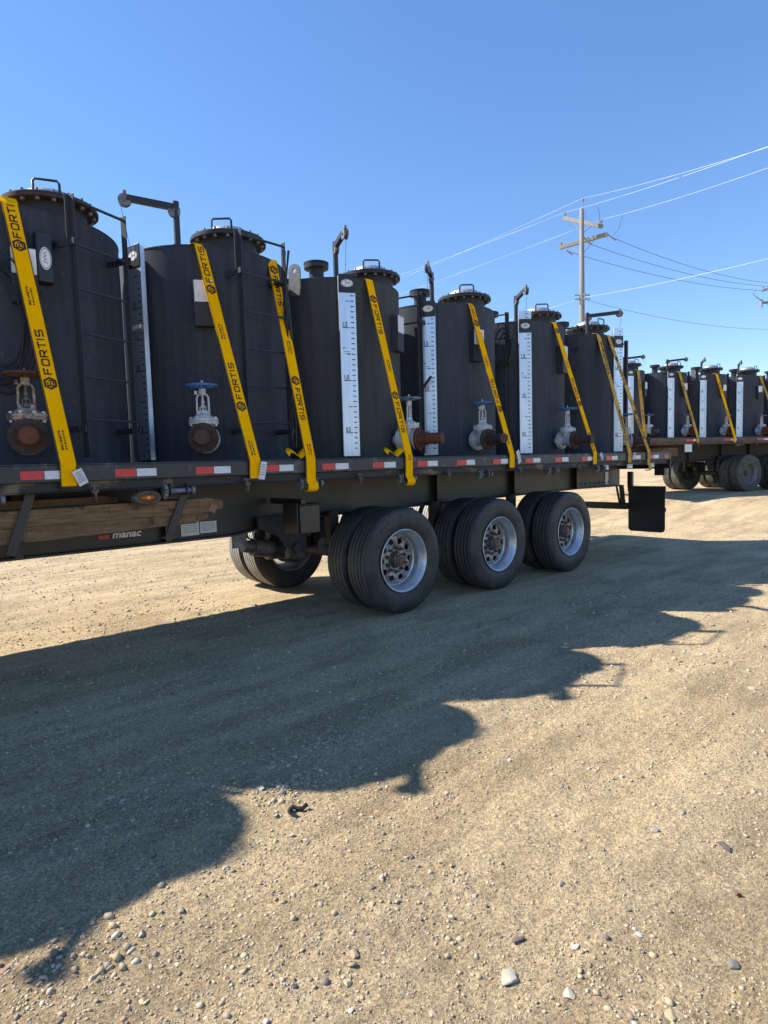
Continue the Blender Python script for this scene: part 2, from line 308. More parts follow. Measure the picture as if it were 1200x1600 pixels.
def ground_mat():
    m = bpy.data.materials.new('gravel_dirt'); m.use_nodes = True; nt = m.node_tree; b = nt.nodes['Principled BSDF']
    b.inputs['Roughness'].default_value = 0.95; b.inputs['Specular IOR Level'].default_value = 0.15
    g = nt.nodes.new('ShaderNodeNewGeometry'); P = g.outputs['Position']
    def noi(sc, st=(1, 1, 1), det=6, rough=0.6, rot=0):
        mp = nt.nodes.new('ShaderNodeMapping'); mp.inputs['Scale'].default_value = st; mp.inputs['Rotation'].default_value = (0, 0, rot); nt.links.new(P, mp.inputs[0])
        n = nt.nodes.new('ShaderNodeTexNoise'); n.inputs['Scale'].default_value = sc; n.inputs['Detail'].default_value = det; n.inputs['Roughness'].default_value = rough
        nt.links.new(mp.outputs[0], n.inputs['Vector']); return n.outputs[0]
    def ramp(f, stops):
        r = nt.nodes.new('ShaderNodeValToRGB'); e = r.color_ramp.elements
        e[0].position, e[0].color = stops[0][0], (*stops[0][1], 1); e[1].position, e[1].color = stops[-1][0], (*stops[-1][1], 1)
        for p, c in stops[1:-1]: k = e.new(p); k.color = (*c, 1)
        nt.links.new(f, r.inputs[0]); return r.outputs[0]
    def mix(a, c, f, mode='MIX'):
        x = nt.nodes.new('ShaderNodeMixRGB'); x.blend_type = mode
        for i, v in ((1, a), (2, c)):
            if isinstance(v, tuple): x.inputs[i].default_value = (*v, 1)
            else: nt.links.new(v, x.inputs[i])
        if isinstance(f, float): x.inputs[0].default_value = f
        else: nt.links.new(f, x.inputs[0])
        return x.outputs[0]
    base = ramp(noi(0.8, (0.45, 1.6, 1), 8), [(0.3, (0.43, 0.322, 0.188)), (0.5, (0.485, 0.376, 0.228)), (0.72, (0.54, 0.425, 0.268))])
    streak = ramp(noi(1.3, (0.22, 3.6, 1), 9, 0.65), [(0.40, (0.74, 0.73, 0.72)), (0.50, (1, 1, 1)), (0.60, (1.10, 1.09, 1.07))])
    c = mix(base, streak, 0.55, 'MULTIPLY')
    speck = ramp(noi(95, det=4, rough=0.75), [(0.40, (0.40, 0.38, 0.36)), (0.475, (0.93, 0.93, 0.93)), (0.535, (1.04, 1.04, 1.04)), (0.61, (1.5, 1.46, 1.4))])
    c = mix(c, speck, 0.7, 'MULTIPLY')
    speck2 = ramp(noi(420, det=3, rough=0.7), [(0.40, (0.6, 0.58, 0.56)), (0.5, (1, 1, 1)), (0.60, (1.35, 1.32, 1.28))])
    c = mix(c, speck2, 0.9, 'MULTIPLY')
    grit = ramp(noi(34, det=8, rough=0.8), [(0.41, (0.50, 0.49, 0.48)), (0.475, (0.86, 0.86, 0.86)), (0.53, (1.10, 1.09, 1.08)), (0.60, (1.55, 1.52, 1.46))])
    c = mix(c, grit, 0.38, 'MULTIPLY')
    patch = ramp(noi(1.6, (0.7, 1.3, 1), 7, 0.7), [(0.39, (0.76, 0.75, 0.74)), (0.5, (1, 1, 1)), (0.60, (1.12, 1.12, 1.11))])
    c = mix(c, patch, 0.9, 'MULTIPLY')
    # small embedded stones of several colours
    vo = nt.nodes.new('ShaderNodeTexVoronoi'); vo.inputs['Scale'].default_value = 46; vo.inputs['Randomness'].default_value = 1; nt.links.new(P, vo.inputs['Vector'])
    sx = nt.nodes.new('ShaderNodeSeparateColor'); nt.links.new(vo.outputs['Color'], sx.inputs[0])
    stone = ramp(sx.outputs[0], [(0.0, (0.22, 0.21, 0.21)), (0.3, (0.42, 0.36, 0.28)), (0.6, (0.50, 0.43, 0.33)), (0.85, (0.36, 0.25, 0.17)), (1.0, (0.55, 0.53, 0.50))])
    md = ramp(vo.outputs['Distance'], [(0.20, (1, 1, 1)), (0.34, (0, 0, 0))])
    pick = ramp(sx.outputs[1], [(0.60, (0, 0, 0)), (0.66, (1, 1, 1))])
    mk = mix(md, pick, 1.0, 'MULTIPLY'); c = mix(c, mix(c, stone, 0.6), mk)
    nt.links.new(c, b.inputs['Base Color'])
    h1 = nt.nodes.new('ShaderNodeBump'); h1.inputs['Strength'].default_value = 1.0; h1.inputs['Distance'].default_value = 0.016
    nt.links.new(noi(70, det=9, rough=0.78), h1.inputs['Height'])
    h2 = nt.nodes.new('ShaderNodeBump'); h2.inputs['Strength'].default_value = 0.6; h2.inputs['Distance'].default_value = 0.03
    nt.links.new(noi(4, (0.6, 1.8, 1), 8), h2.inputs['Height']); nt.links.new(h1.outputs[0], h2.inputs['Normal'])
    h3 = nt.nodes.new('ShaderNodeBump'); h3.inputs['Strength'].default_value = 0.8; h3.inputs['Distance'].default_value = 0.004
    nt.links.new(mk, h3.inputs['Height']); nt.links.new(h2.outputs[0], h3.inputs['Normal'])
    nt.links.new(h3.outputs[0], b.inputs['Normal']); return m
me.materials.append(ground_mat())

# ---- loose gravel: pebbles as one "stuff" mesh --------------------------------
def pebble_mat(name, stops):
    m = bpy.data.materials.new(name); m.use_nodes = True; nt = m.node_tree; b = nt.nodes['Principled BSDF']
    b.inputs['Roughness'].default_value = 0.85; b.inputs['Specular IOR Level'].default_value = 0.25
    at = nt.nodes.new('ShaderNodeAttribute'); at.attribute_name = 'tone'
    r = nt.nodes.new('ShaderNodeValToRGB'); e = r.color_ramp.elements
    e[0].position, e[0].color = stops[0][0], (*stops[0][1], 1); e[1].position, e[1].color = stops[-1][0], (*stops[-1][1], 1)
    for p, c in stops[1:-1]: k = e.new(p); k.color = (*c, 1)
    nt.links.new(at.outputs['Fac'], r.inputs[0]); nt.links.new(r.outputs[0], b.inputs['Base Color'])
    g = nt.nodes.new('ShaderNodeNewGeometry'); n = nt.nodes.new('ShaderNodeTexNoise'); n.inputs['Scale'].default_value = 260
    nt.links.new(g.outputs['Position'], n.inputs['Vector']); bp = nt.nodes.new('ShaderNodeBump'); bp.inputs['Strength'].default_value = 0.4; bp.inputs['Distance'].default_value = 0.003
    nt.links.new(n.outputs[0], bp.inputs['Height']); nt.links.new(bp.outputs[0], b.inputs['Normal']); return m
M['pebble'] = pebble_mat('pebble', [(0.0, (0.14, 0.125, 0.105)), (0.12, (0.28, 0.235, 0.175)), (0.30, (0.36, 0.29, 0.19)), (0.60, (0.42, 0.34, 0.23)), (0.84, (0.48, 0.40, 0.28)), (0.92, (0.37, 0.26, 0.165)), (1.0, (0.54, 0.47, 0.36))])
phi = (1 + 5 ** .5) / 2
ICO = np.array([(-1, phi, 0), (1, phi, 0), (-1, -phi, 0), (1, -phi, 0), (0, -1, phi), (0, 1, phi), (0, -1, -phi), (0, 1, -phi), (phi, 0, -1), (phi, 0, 1), (-phi, 0, -1), (-phi, 0, 1)]) / math.sqrt(1 + phi * phi)
ICF = np.array([(0, 11, 5), (0, 5, 1), (0, 1, 7), (0, 7, 10), (0, 10, 11), (1, 5, 9), (5, 11, 4), (11, 10, 2), (10, 7, 6), (7, 1, 8), (3, 9, 4), (3, 4, 2), (3, 2, 6), (3, 6, 8), (3, 8, 9), (4, 9, 5), (2, 4, 11), (6, 2, 10), (8, 6, 7), (9, 8, 1)])
def pebbles(name, px, py, size, sink=0.36):
    n = len(px); v = np.repeat(ICO[None], n, 0) * (1 + rng.uniform(-.36, .30, (n, 12, 1)))
    blk = (rng.uniform(0, 1, n) < .65)[:, None, None]; vb = v / np.max(np.abs(v), -1, keepdims=True) * .80; v = np.where(blk, v * .35 + vb * .65, v)
    v = v * np.stack([rng.uniform(.8, 1.35, n), rng.uniform(.6, 1.0, n), rng.uniform(.35, .75, n)], -1)[:, None]
    t = rng.uniform(-.5, .5, n); ct, st = np.cos(t), np.sin(t); y = v[..., 1] * ct[:, None] - v[..., 2] * st[:, None]; z = v[..., 1] * st[:, None] + v[..., 2] * ct[:, None]
    a = rng.uniform(0, 2 * PI, n); ca, sa = np.cos(a)[:, None], np.sin(a)[:, None]
    X = v[..., 0] * ca - y * sa; Y = v[..., 0] * sa + y * ca
    s = (size / 2)[:, None]; gzv = gz(px, py)[:, None]
    P = np.stack([X * s + px[:, None], Y * s + py[:, None], z * s + gzv + s * (0.5 - sink)], -1).reshape(-1, 3)
    Fc = (ICF[None] + (np.arange(n) * 12)[:, None, None]).reshape(-1, 3)
    me = bpy.data.meshes.new(name); me.vertices.add(len(P)); me.vertices.foreach_set('co', P.ravel())
    me.loops.add(Fc.size); me.loops.foreach_set('vertex_index', Fc.ravel()); me.polygons.add(len(Fc))
    me.polygons.foreach_set('loop_start', np.arange(0, Fc.size, 3)); me.polygons.foreach_set('loop_total', np.full(len(Fc), 3)); me.update(calc_edges=True)
    at = me.attributes.new('tone', 'FLOAT', 'FACE'); at.data.foreach_set('value', np.repeat(rng.uniform(0, 1, n), 20))
    me.materials.append(M['pebble']); o = bpy.data.objects.new(name, me); COL.objects.link(o); o['kind'] = 'stuff'; return o
def scatter(n, rmin, rmax, a0=-25, a1=105, p=1.0):
    # radial scatter about the spot the photographer stands on; bearing measured from +Y towards +X
    r = rmin * (rmax / rmin) ** (rng.uniform(0, 1, n) ** p); a = np.radians(rng.uniform(a0, a1, n))
    return r * np.sin(a), CAM_POS.y + r * np.cos(a), r
px, py, r_ = scatter(120000, 0.8, 16, p=1.12); cl = vnoise(px * 1.3, py * 1.9, 31) * .6 + vnoise(px * 5, py * 5, 37) * .4
keep = (cl > 0.22) & ~((np.abs(py - 1.3) < 1.4) & (px > 3.4) & (px < 8)); px, py, r_ = px[keep], py[keep], r_[keep]
sz = np.clip(rng.lognormal(math.log(0.0058), 0.50, len(px)), 0.003, 0.022) * np.clip(r_ / 3.0, 0.75, 2.2)
pebbles('fine_gravel', px, py, sz)
px, py, r_ = scatter(26000, 0.9, 18); cl = vnoise(px * 1.3, py * 1.9, 31) * .6 + vnoise(px * 5, py * 5, 37) * .4
keep = (cl > 0.47) & ~((np.abs(py - 1.3) < 1.4) & (px > 3.4) & (px < 8)); px, py, r_ = px[keep], py[keep], r_[keep]
pebbles('coarse_gravel', px, py, np.clip(rng.lognormal(math.log(0.0105), 0.42, len(px)), 0.006, 0.030), 0.42)
# heaps
hx = np.concatenate([rng.normal(0.50, 0.09, 70), rng.normal(1.50, 0.09, 170), rng.normal(1.9, .22, 200)]); hy = np.concatenate([rng.normal(-2.32, 0.08, 70), rng.normal(-1.93, 0.05, 170), rng.normal(-1.70, .05, 200)])
pebbles('heaped_gravel', hx, hy, np.clip(rng.lognormal(math.log(0.015), 0.4, len(hx)), .006, .04), 0.32)

def stone_mesh(seed, sx, sy, sz, sub=2):
    mb = MB(); v = [Vector(p) for p in ICO]; f = [tuple(t) for t in ICF]
    for _ in range(sub):
        nf = []; mid = {}
        def mp(a, b):
            k = (min(a, b), max(a, b))
            if k not in mid: v.append(((v[a] + v[b]) / 2).normalized()); mid[k] = len(v) - 1
            return mid[k]
        for a, b, c in f:
            ab, bc, ca_ = mp(a, b), mp(b, c), mp(c, a); nf += [(a, ab, ca_), (b, bc, ab), (c, ca_, bc), (ab, bc, ca_)]
        f = nf
    out = []
    for p in v:
        k = 1 + 0.30 * noise.noise(p * 1.1 + Vector((seed * 7.3, 0, 0))) + 0.09 * noise.noise(p * 3 + Vector((0, seed * 3.1, 0)))
        q = Vector((p.x, p.y, p.z)) * k
        for dn in range(9):      # knock flats off it so that it reads as broken stone
            random.seed(seed * 31 + dn); d = Vector((random.uniform(-1, 1), random.uniform(-1, 1), random.uniform(-.6, 1))).normalized(); l = random.uniform(.45, .75)
            e = q.dot(d) - l
            if e > 0: q -= d * e * 0.97
        out.append((q.x * sx / 2, q.y * sy / 2, q.z * sz / 2))
    mb.add(out, f); return mb
def stone(i, x, y, sx, sy, sz, rot, colr, label, col2=None, group=None, cat='stone'):
    sx, sy, sz = sx * .9, sy * .9, sz * .85; colr = (colr[0] * .82, colr[1] * .78, colr[2] * .68); o = stone_mesh(i, sx, sy, sz).build('stone', mat('stone_surface', colr, 0.85, 0, col2 or tuple(c * .8 for c in colr), 40, None, (0.4, 0.65), 0.8, 90), None, 24)
    o.location = (x, y, float(gz(x, y)) + sz * 0.12); o.rotation_euler = (0, 0, rot); tag(o, label, cat, group); return o
ST = [(1.36, -3.27, .074, .058, .034, .6, (.50, .48, .42), 'largest pale grey stone with a rounded right edge, low in the middle foreground'),
      (1.44, -3.41, .062, .045, .03, .2, (.55, .50, .42), 'pale tan wedge shaped stone right of the large grey stone in the foreground'),
      (2.43, -3.46, .09, .04, .024, .9, (.15, .13, .13), 'dark flat slate piece lying near the right edge of the gravel'),
      (1.10, -2.89, .052, .042, .03, .3, (.48, .34, .27), 'rounded pinkish stone standing alone on the sunlit gravel'),
      (1.49, -3.20, .06, .026, .022, -.3, (.20, .165, .165), 'dark purplish flake of stone above the large grey stone'),
      (1.60, -3.33, .042, .03, .014, -.2, (.62, .58, .54), 'small whitish flake right of the purplish flake'),
      (1.86, -3.69, .05, .038, .02, .2, (.21, .21, .22), 'bluish slate flake near the lower right corner'),
      (0.61, -2.42, .036, .03, .016, .2, (.58, .55, .48), 'flat off white pebble on sunny dirt right of the davit shadow'),
      (0.66, -2.38, .036, .026, .034, .8, (.45, .40, .34), 'small pointed stone standing up in the sun right of the shadow'),
      (0.31, -2.24, .038, .03, .022, .2, (.42, .26, .18), 'small brown stone at the very left edge of the foreground'),
      (1.57, -3.63, .062, .032, .016, .4, (.52, .44, .28), 'flat yellowish slab at the bottom of the photo'),
      (0.90, -2.87, .028, .02, .018, .2, (.10, .10, .11), 'small black pebble in the lower centre left'),
      (1.02, -2.96, .044, .034, .024, .9, (.52, .44, .32), 'cream triangular stone near the bottom centre'),
      (0.91, -1.51, .046, .032, .03, .2, (.42, .42, .42), 'pale grey stone standing out inside the tank shadow'),
      (2.35, -3.24, .05, .042, .03, .2, (.46, .45, .42), 'smooth round grey stone in the right foreground'),
      (1.40, -1.87, .052, .038, .032, 1.2, (.44, .43, .42), 'grey stone at the left end of the small heap by the shadow edge'),
      (1.54, -1.91, .048, .03, .032, .4, (.46, .38, .32), 'tan broken stone in the middle of the small heap by the shadow edge'),
      (1.50, -1.86, .05, .04, .03, .1, (.40, .34, .26), 'dull brown stone at the back of the small heap by the shadow edge'),
      (2.18, -3.59, .040, .03, .02, .3, (.20, .10, .08), 'small reddish brown stone near the right edge'),
      (1.36, -1.69, .054, .034, .032, .2, (.44, .34, .26), 'sunlit brown lump sitting on the edge of the tank shadow')]
for i, a in enumerate(ST): stone(i + 1, *a[:7], a[7])
sm = [stone_mesh(60 + k, 1, .8, .5, 1).build('stone', mat('stone_surface', c, .85, 0, tuple(x * .8 for x in c), 4, None, (.4, .65), .4, 20), None, 40) for k, c in enumerate([(.46, .39, .29), (.50, .45, .37), (.27, .24, .205), (.42, .29, .20), (.52, .47, .40), (.38, .33, .26)])]
placed = 0
while placed < 120:
    x_, y_, r__ = scatter(1, 1.3, 7.5, 0, 88); x_, y_ = float(x_[0]), float(y_[0])
    if y_ > -0.9 or min((x_ - a[0]) ** 2 + (y_ - a[1]) ** 2 for a in ST) < .004: continue
    src = sm[placed % 6]; o = src if placed < 6 else src.copy()
    if placed >= 6: COL.objects.link(o)
    s_ = random.uniform(.016, .034) * (1 + .12 * float(r__[0])); o.scale = (s_, s_ * random.uniform(.7, 1.1), s_ * random.uniform(.7, 1.2)); o.rotation_euler = (0, 0, random.uniform(0, 6.28))
    o.location = (x_, y_, float(gz(x_, y_)) + s_ * .02)
    tn = ('tan', 'cream', 'dark grey', 'reddish brown', 'off white', 'dull brown')[placed % 6]; tag(o, 'small %s stone lying loose among the gravel of the yard' % tn, 'stone', 'small %s stones scattered over the gravel yard' % tn); placed += 1
# scrap of tyre rubber
mb = MB(); mb.tube([(-.035, .0, .012), (-.02, .012, .02), (0, .0, .014), (.02, -.004, .014), (.04, .012, .020)], .0095, 7); mb.tube([(-.034, .0, .008), (-.036, -.02, .02), (-.030, -.035, .03)], .010, 7)
o = mb.build('rubber_scrap', M['rubber']); o.location = (1.42, -2.13, float(gz(1.42, -2.13))); o.rotation_euler = (0, 0, -.5); tag(o, 'black bent scrap of tyre rubber lying on the sunlit gravel', 'debris')

# ================================================================== WHEELS
R_T, R_R = 0.515, 0.305
def tyre_mesh(y0, y1):
    wdt = y1 - y0; c = (y0 + y1) / 2; h = wdt / 2
    pr = [(R_R - .012, -h * .78), (R_R + .012, -h * .86), (R_R + .05, -h * .97), (R_T - .11, -h), (R_T - .05, -h * .97), (R_T - .022, -h * .90), (R_T - .008, -h * .83)]
    gr = [-.56, -.19, .19, .56]
    for g in gr:
        gw = .045 * (1 if abs(g) < .3 else 1)
        pr += [(R_T + .001 - .004 * abs(g), (g - gw) * h * .86 / .86), (R_T - .016, (g - gw * .7) * h), (R_T - .016, (g + gw * .7) * h), (R_T + .001 - .004 * abs(g), (g + gw) * h)]
    pr += [(R_T - .008, h * .83), (R_T - .022, h * .90), (R_T - .05, h * .97), (R_T - .11, h), (R_R + .05, h * .97), (R_R + .012, h * .86), (R_R - .012, h * .78)]
    X = Matrix.Translation((0, c, 0)) @ Matrix.Rotation(-PI / 2, 4, 'X')
    mb = MB()
    tr = [(R_T - .022, .90), (R_T - .006, .84)] ; i0 = 0
    half = pr[:7]; mb.lathe([(r, z) for r, z in half], 88, X); mb.lathe([(r, z) for r, z in pr[-7:]], 88, X)
    ed = [-.83]; 
    for g in (-.53, -.18, .18, .53): ed += [g - .038, g + .038]
    ed += [.83]
    for j in range(0, len(ed), 2):
        a_, b_ = ed[j], ed[j + 1]; ra = R_T - .008 * abs(a_) ** 3; rb = R_T - .008 * abs(b_) ** 3
        mb.cur = 1; mb.lathe([(ra, a_ * h), (rb, b_ * h)], 88, X)
        if j + 2 < len(ed):
            mb.cur = 2; c_ = ed[j + 2]; mb.lathe([(rb, b_ * h), (rb - .016, b_ * h + .002), (rb - .016, c_ * h - .002), (R_T - .008 * abs(c_) ** 3, c_ * h)], 88, X)
    mb.cur = 0
    # raised sidewall lettering blocks and shoulder sipes
    random.seed(5)
    for k in range(46):
        a = 2 * PI * k / 46
        if (k // 6) % 2: continue
        for sgn in (-1, 1):
            Xb = Matrix.Translation((math.cos(a) * .425, c + sgn * (h * .998), math.sin(a) * .425)) @ Matrix.Rotation(-a, 4, 'Y')
            mb.box((0, 0, 0), (.028, .004, random.uniform(.012, .032)), Xb)
    return mb
def rim_mesh(y0, y1, disc_y, holes=10, disc_r=.245):
    X = Matrix.Rotation(-PI / 2, 4, 'X')   # local z -> +y
    mb = MB()
    pr = [(R_R - .006, y0 + .012), (R_R + .004, y0 - .002), (R_R - .002, y0 - .006), (R_R - .016, y0 + .002), (R_R - .022, y0 + .022), (R_R - .045, y0 + .055), (R_R - .052, y0 + .085), (disc_r + .006, disc_y - .012), (disc_r - .006, disc_y - .002)]
    mb.lathe(pr, 64, X)
    pr2 = [(disc_r + .006, disc_y - .012), (R_R - .05, y1 - .05), (R_R - .016, y1 - .02), (R_R - .002, y1 + .002), (R_R - .006, y1 - .012)]
    mb.lathe(pr2, 64, X)
    mb.cur = 1
    # perforated disc
    ri, ro, hr, hc = .085, disc_r - .005, .030, .185
    N = 20
    for k in range(holes):
        a0 = 2 * PI * k / holes; w2 = PI / holes
        outer = []; inner = []
        for j in range(N):
            t = 2 * PI * j / N
            inner.append((hc + hr * math.cos(t), hr * math.sin(t) / hc))
            ct, st = math.cos(t), math.sin(t); m_ = max(abs(ct), abs(st)); uu, vv = ct / m_, st / m_
            outer.append(((ro if uu > 0 else .135) * abs(uu) + hc * (1 - abs(uu)) if True else 0, vv * w2))
        vs = []
        for (r, da) in outer + inner:
            a = a0 + da; yy = disc_y - .010 * math.sin(max(0, min(1, (r - .12) / .1)) * PI)
            vs.append((r * math.cos(a), yy, r * math.sin(a)))
        mb.add(vs, [(j, N + j, N + (j + 1) % N, (j + 1) % N) for j in range(N)])
    mb.lathe([(.137, disc_y), (.115, disc_y - .004), (.085, disc_y - .006)], 40, X)
    return mb
def hub_mesh(disc_y):
    X = Matrix.Rotation(-PI / 2, 4, 'X'); mb = MB()
    mb.lathe([(.085, disc_y), (.080, disc_y - .018), (.072, disc_y - .03), (.070, disc_y - .058), (.052, disc_y - .066), (.048, disc_y - .086), (0.0005, disc_y - .090)], 32, X)
    for k in range(6):
        a = 2 * PI * k / 6; mb.cyl((math.cos(a) * .060, disc_y - .058, math.sin(a) * .060), (math.cos(a) * .060, disc_y - .070, math.sin(a) * .060), .007, 6)
    return mb
def nuts_mesh(disc_y):
    mb = MB()
    for k in range(10):
        a = 2 * PI * (k + .5) / 10; c = (math.cos(a) * .118, math.sin(a) * .118)
        mb.cyl((c[0], disc_y - .002, c[1]), (c[0], disc_y - .03, c[1]), .016, 6); mb.cyl((c[0], disc_y - .03, c[1]), (c[0], disc_y - .05, c[1]), .010, 8)
    return mb
def back_disc(r, y):
    mb = MB(); mb.cyl((0, y, 0), (0, y + .02, 0), r, 40); return mb
WPROTO = {}
def wheel_near(parent, x, outer, dusty=False):
    """outer wheel of a near side pair (camera side) or its inner mate"""
    key = ('n', outer, dusty)
    if key not in WPROTO:
        e = empty('wheel', parent=parent)
        y0 = 0.02 if outer else 0.335
        tyre_mesh(y0, y0 + .275).build('tyre', [M['tyre_dusty']] * 2 + [M['groove']] if dusty else [M['tyre'], M['tread'], M['groove']], e, 40)
        if outer:
            rim_mesh(y0 + .012, y0 + .25, y0 + .145).build('rim', [M['rim_dark']] * 2 if dusty else [M['rim'], M['rim_disc']], e, 45)
            hub_mesh(y0 + .145).build('hub', M['greasy'], e, 40)
            mb = MB(); mb.cyl((0, y0 + .058, 0), (0, y0 + .050, 0), .030, 20); mb.build('oil_cap', M['hubred'], e, 40)
            nuts_mesh(y0 + .145).build('lug_nuts', M['rim_dark'] if dusty else M['greasy'], e, 40)
            mb = MB(); mb.cyl((0, y0 + .20, 0), (0, y0 + .24, 0), .22, 40); mb.build('brake_drum', M['rubber'], e, 40)
        else:
            X = Matrix.Rotation(-PI / 2, 4, 'X'); mb = MB(); mb.lathe([(R_R, y0 + .01), (R_R - .03, y0 + .03), (R_R - .05, y0 + .14), (R_R - .03, y0 + .25), (R_R, y0 + .27)], 48, X); mb.build('rim', M['rim_dark'], e, 40)
        WPROTO[key] = e
        e.location = (x, 0, R_T); return e
    c = copy_tree(WPROTO[key], parent); c.location = (x, 0, R_T); c.rotation_euler = (0, random.uniform(0, 1.5), 0); return c
def wheel_far(parent, x, outer, dusty=False):
    key = ('f', outer, dusty)
    if key not in WPROTO:
        e = empty('wheel', parent=parent); y0 = 2.305 if outer else 1.975
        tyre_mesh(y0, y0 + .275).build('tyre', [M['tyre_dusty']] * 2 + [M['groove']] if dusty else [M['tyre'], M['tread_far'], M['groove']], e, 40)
        X = Matrix.Rotation(-PI / 2, 4, 'X'); mb = MB(); mb.lathe([(R_R + .002, y0 + .012), (R_R + .006, y0 - .002), (R_R - .016, y0 + .004), (R_R - .03, y0 + .03), (R_R - .05, y0 + .12), (R_R - .06, y0 + .24), (R_R - .01, y0 + .265)], 56, X)
        mb.build('rim', M['rim_dark'], e, 40)
        if not outer:
            mb = MB(); mb.lathe([(.06, y0 - .14), (.20, y0 - .10), (.21, y0 + .10), (.0005, y0 + .12)], 40, X); mb.build('brake_drum', M['under'], e, 40)
        WPROTO[key] = e; e.location = (x, 0, R_T); return e
    c = copy_tree(WPROTO[key], parent); c.location = (x, 0, R_T); return c

# ================================================================== TRAILERS
DECK = 1.505
def winch(parent, x, z=1.315, blue=False):
    e = empty('strap_winch', (x, 0, z), parent=parent)
    mb = MB()
    for s in (-1, 1): mb.box((s * .062, .045, 0), (.010, .09, .085))
    mb.box((0, .085, .0), (.12, .01, .08)); mb.build('winch_bracket', M['fitting_light'] if not blue else M['under'], e, 30, .002)
    mb = MB(); mb.cyl((-.075, .035, -.008), (.10, .035, -.008), .020, 14); mb.build('drum', M['greyblue'] if blue else M['under'], e, 40)
    mb = MB(); n = 12
    vs = []
    for yv in (-.105, -.080):
        for k in range(n * 2):
            a = PI * k / n; r = .046 if k % 2 else .036; vs.append((yv, .035 + r * math.cos(a), -.008 + r * math.sin(a)))
    m2 = n * 2; mb.add(vs, [(k, (k + 1) % m2, m2 + (k + 1) % m2, m2 + k) for k in range(m2)] + [tuple(range(m2 - 1, -1, -1)), tuple(range(m2, 2 * m2))])
    mb.build('ratchet', M['fitting_light'], e, 30); mb = MB(); mb.cyl((.10, .035, -.008), (.125, .035, -.008), .034, 16)
    for k in range(4):
        a = PI * k / 2 + .4; mb.cyl((-.112, .035 + .022 * math.cos(a), -.008 + .022 * math.sin(a)), (-.104, .035 + .022 * math.cos(a), -.008 + .022 * math.sin(a)), .006, 6)
    mb.build('drum_cap', M['fitting_light'], e, 30); return e
def chain_hook(parent, x, z=1.345):
    mb = MB(); mb.tube([(x, .0, z + .03), (x, -.012, z), (x + .005, -.016, z - .04), (x + .01, -.004, z - .065), (x + .005, .012, z - .05)], .011, 6); mb.cyl((x - .02, -.016, z - .015), (x + .022, -.016, z - .012), .013, 6); mb.cyl((x - .03, -.004, z + .02), (x + .03, -.004, z + .02), .010, 8)
    return mb.build('rope_hook', M['greasy'], parent, 40)
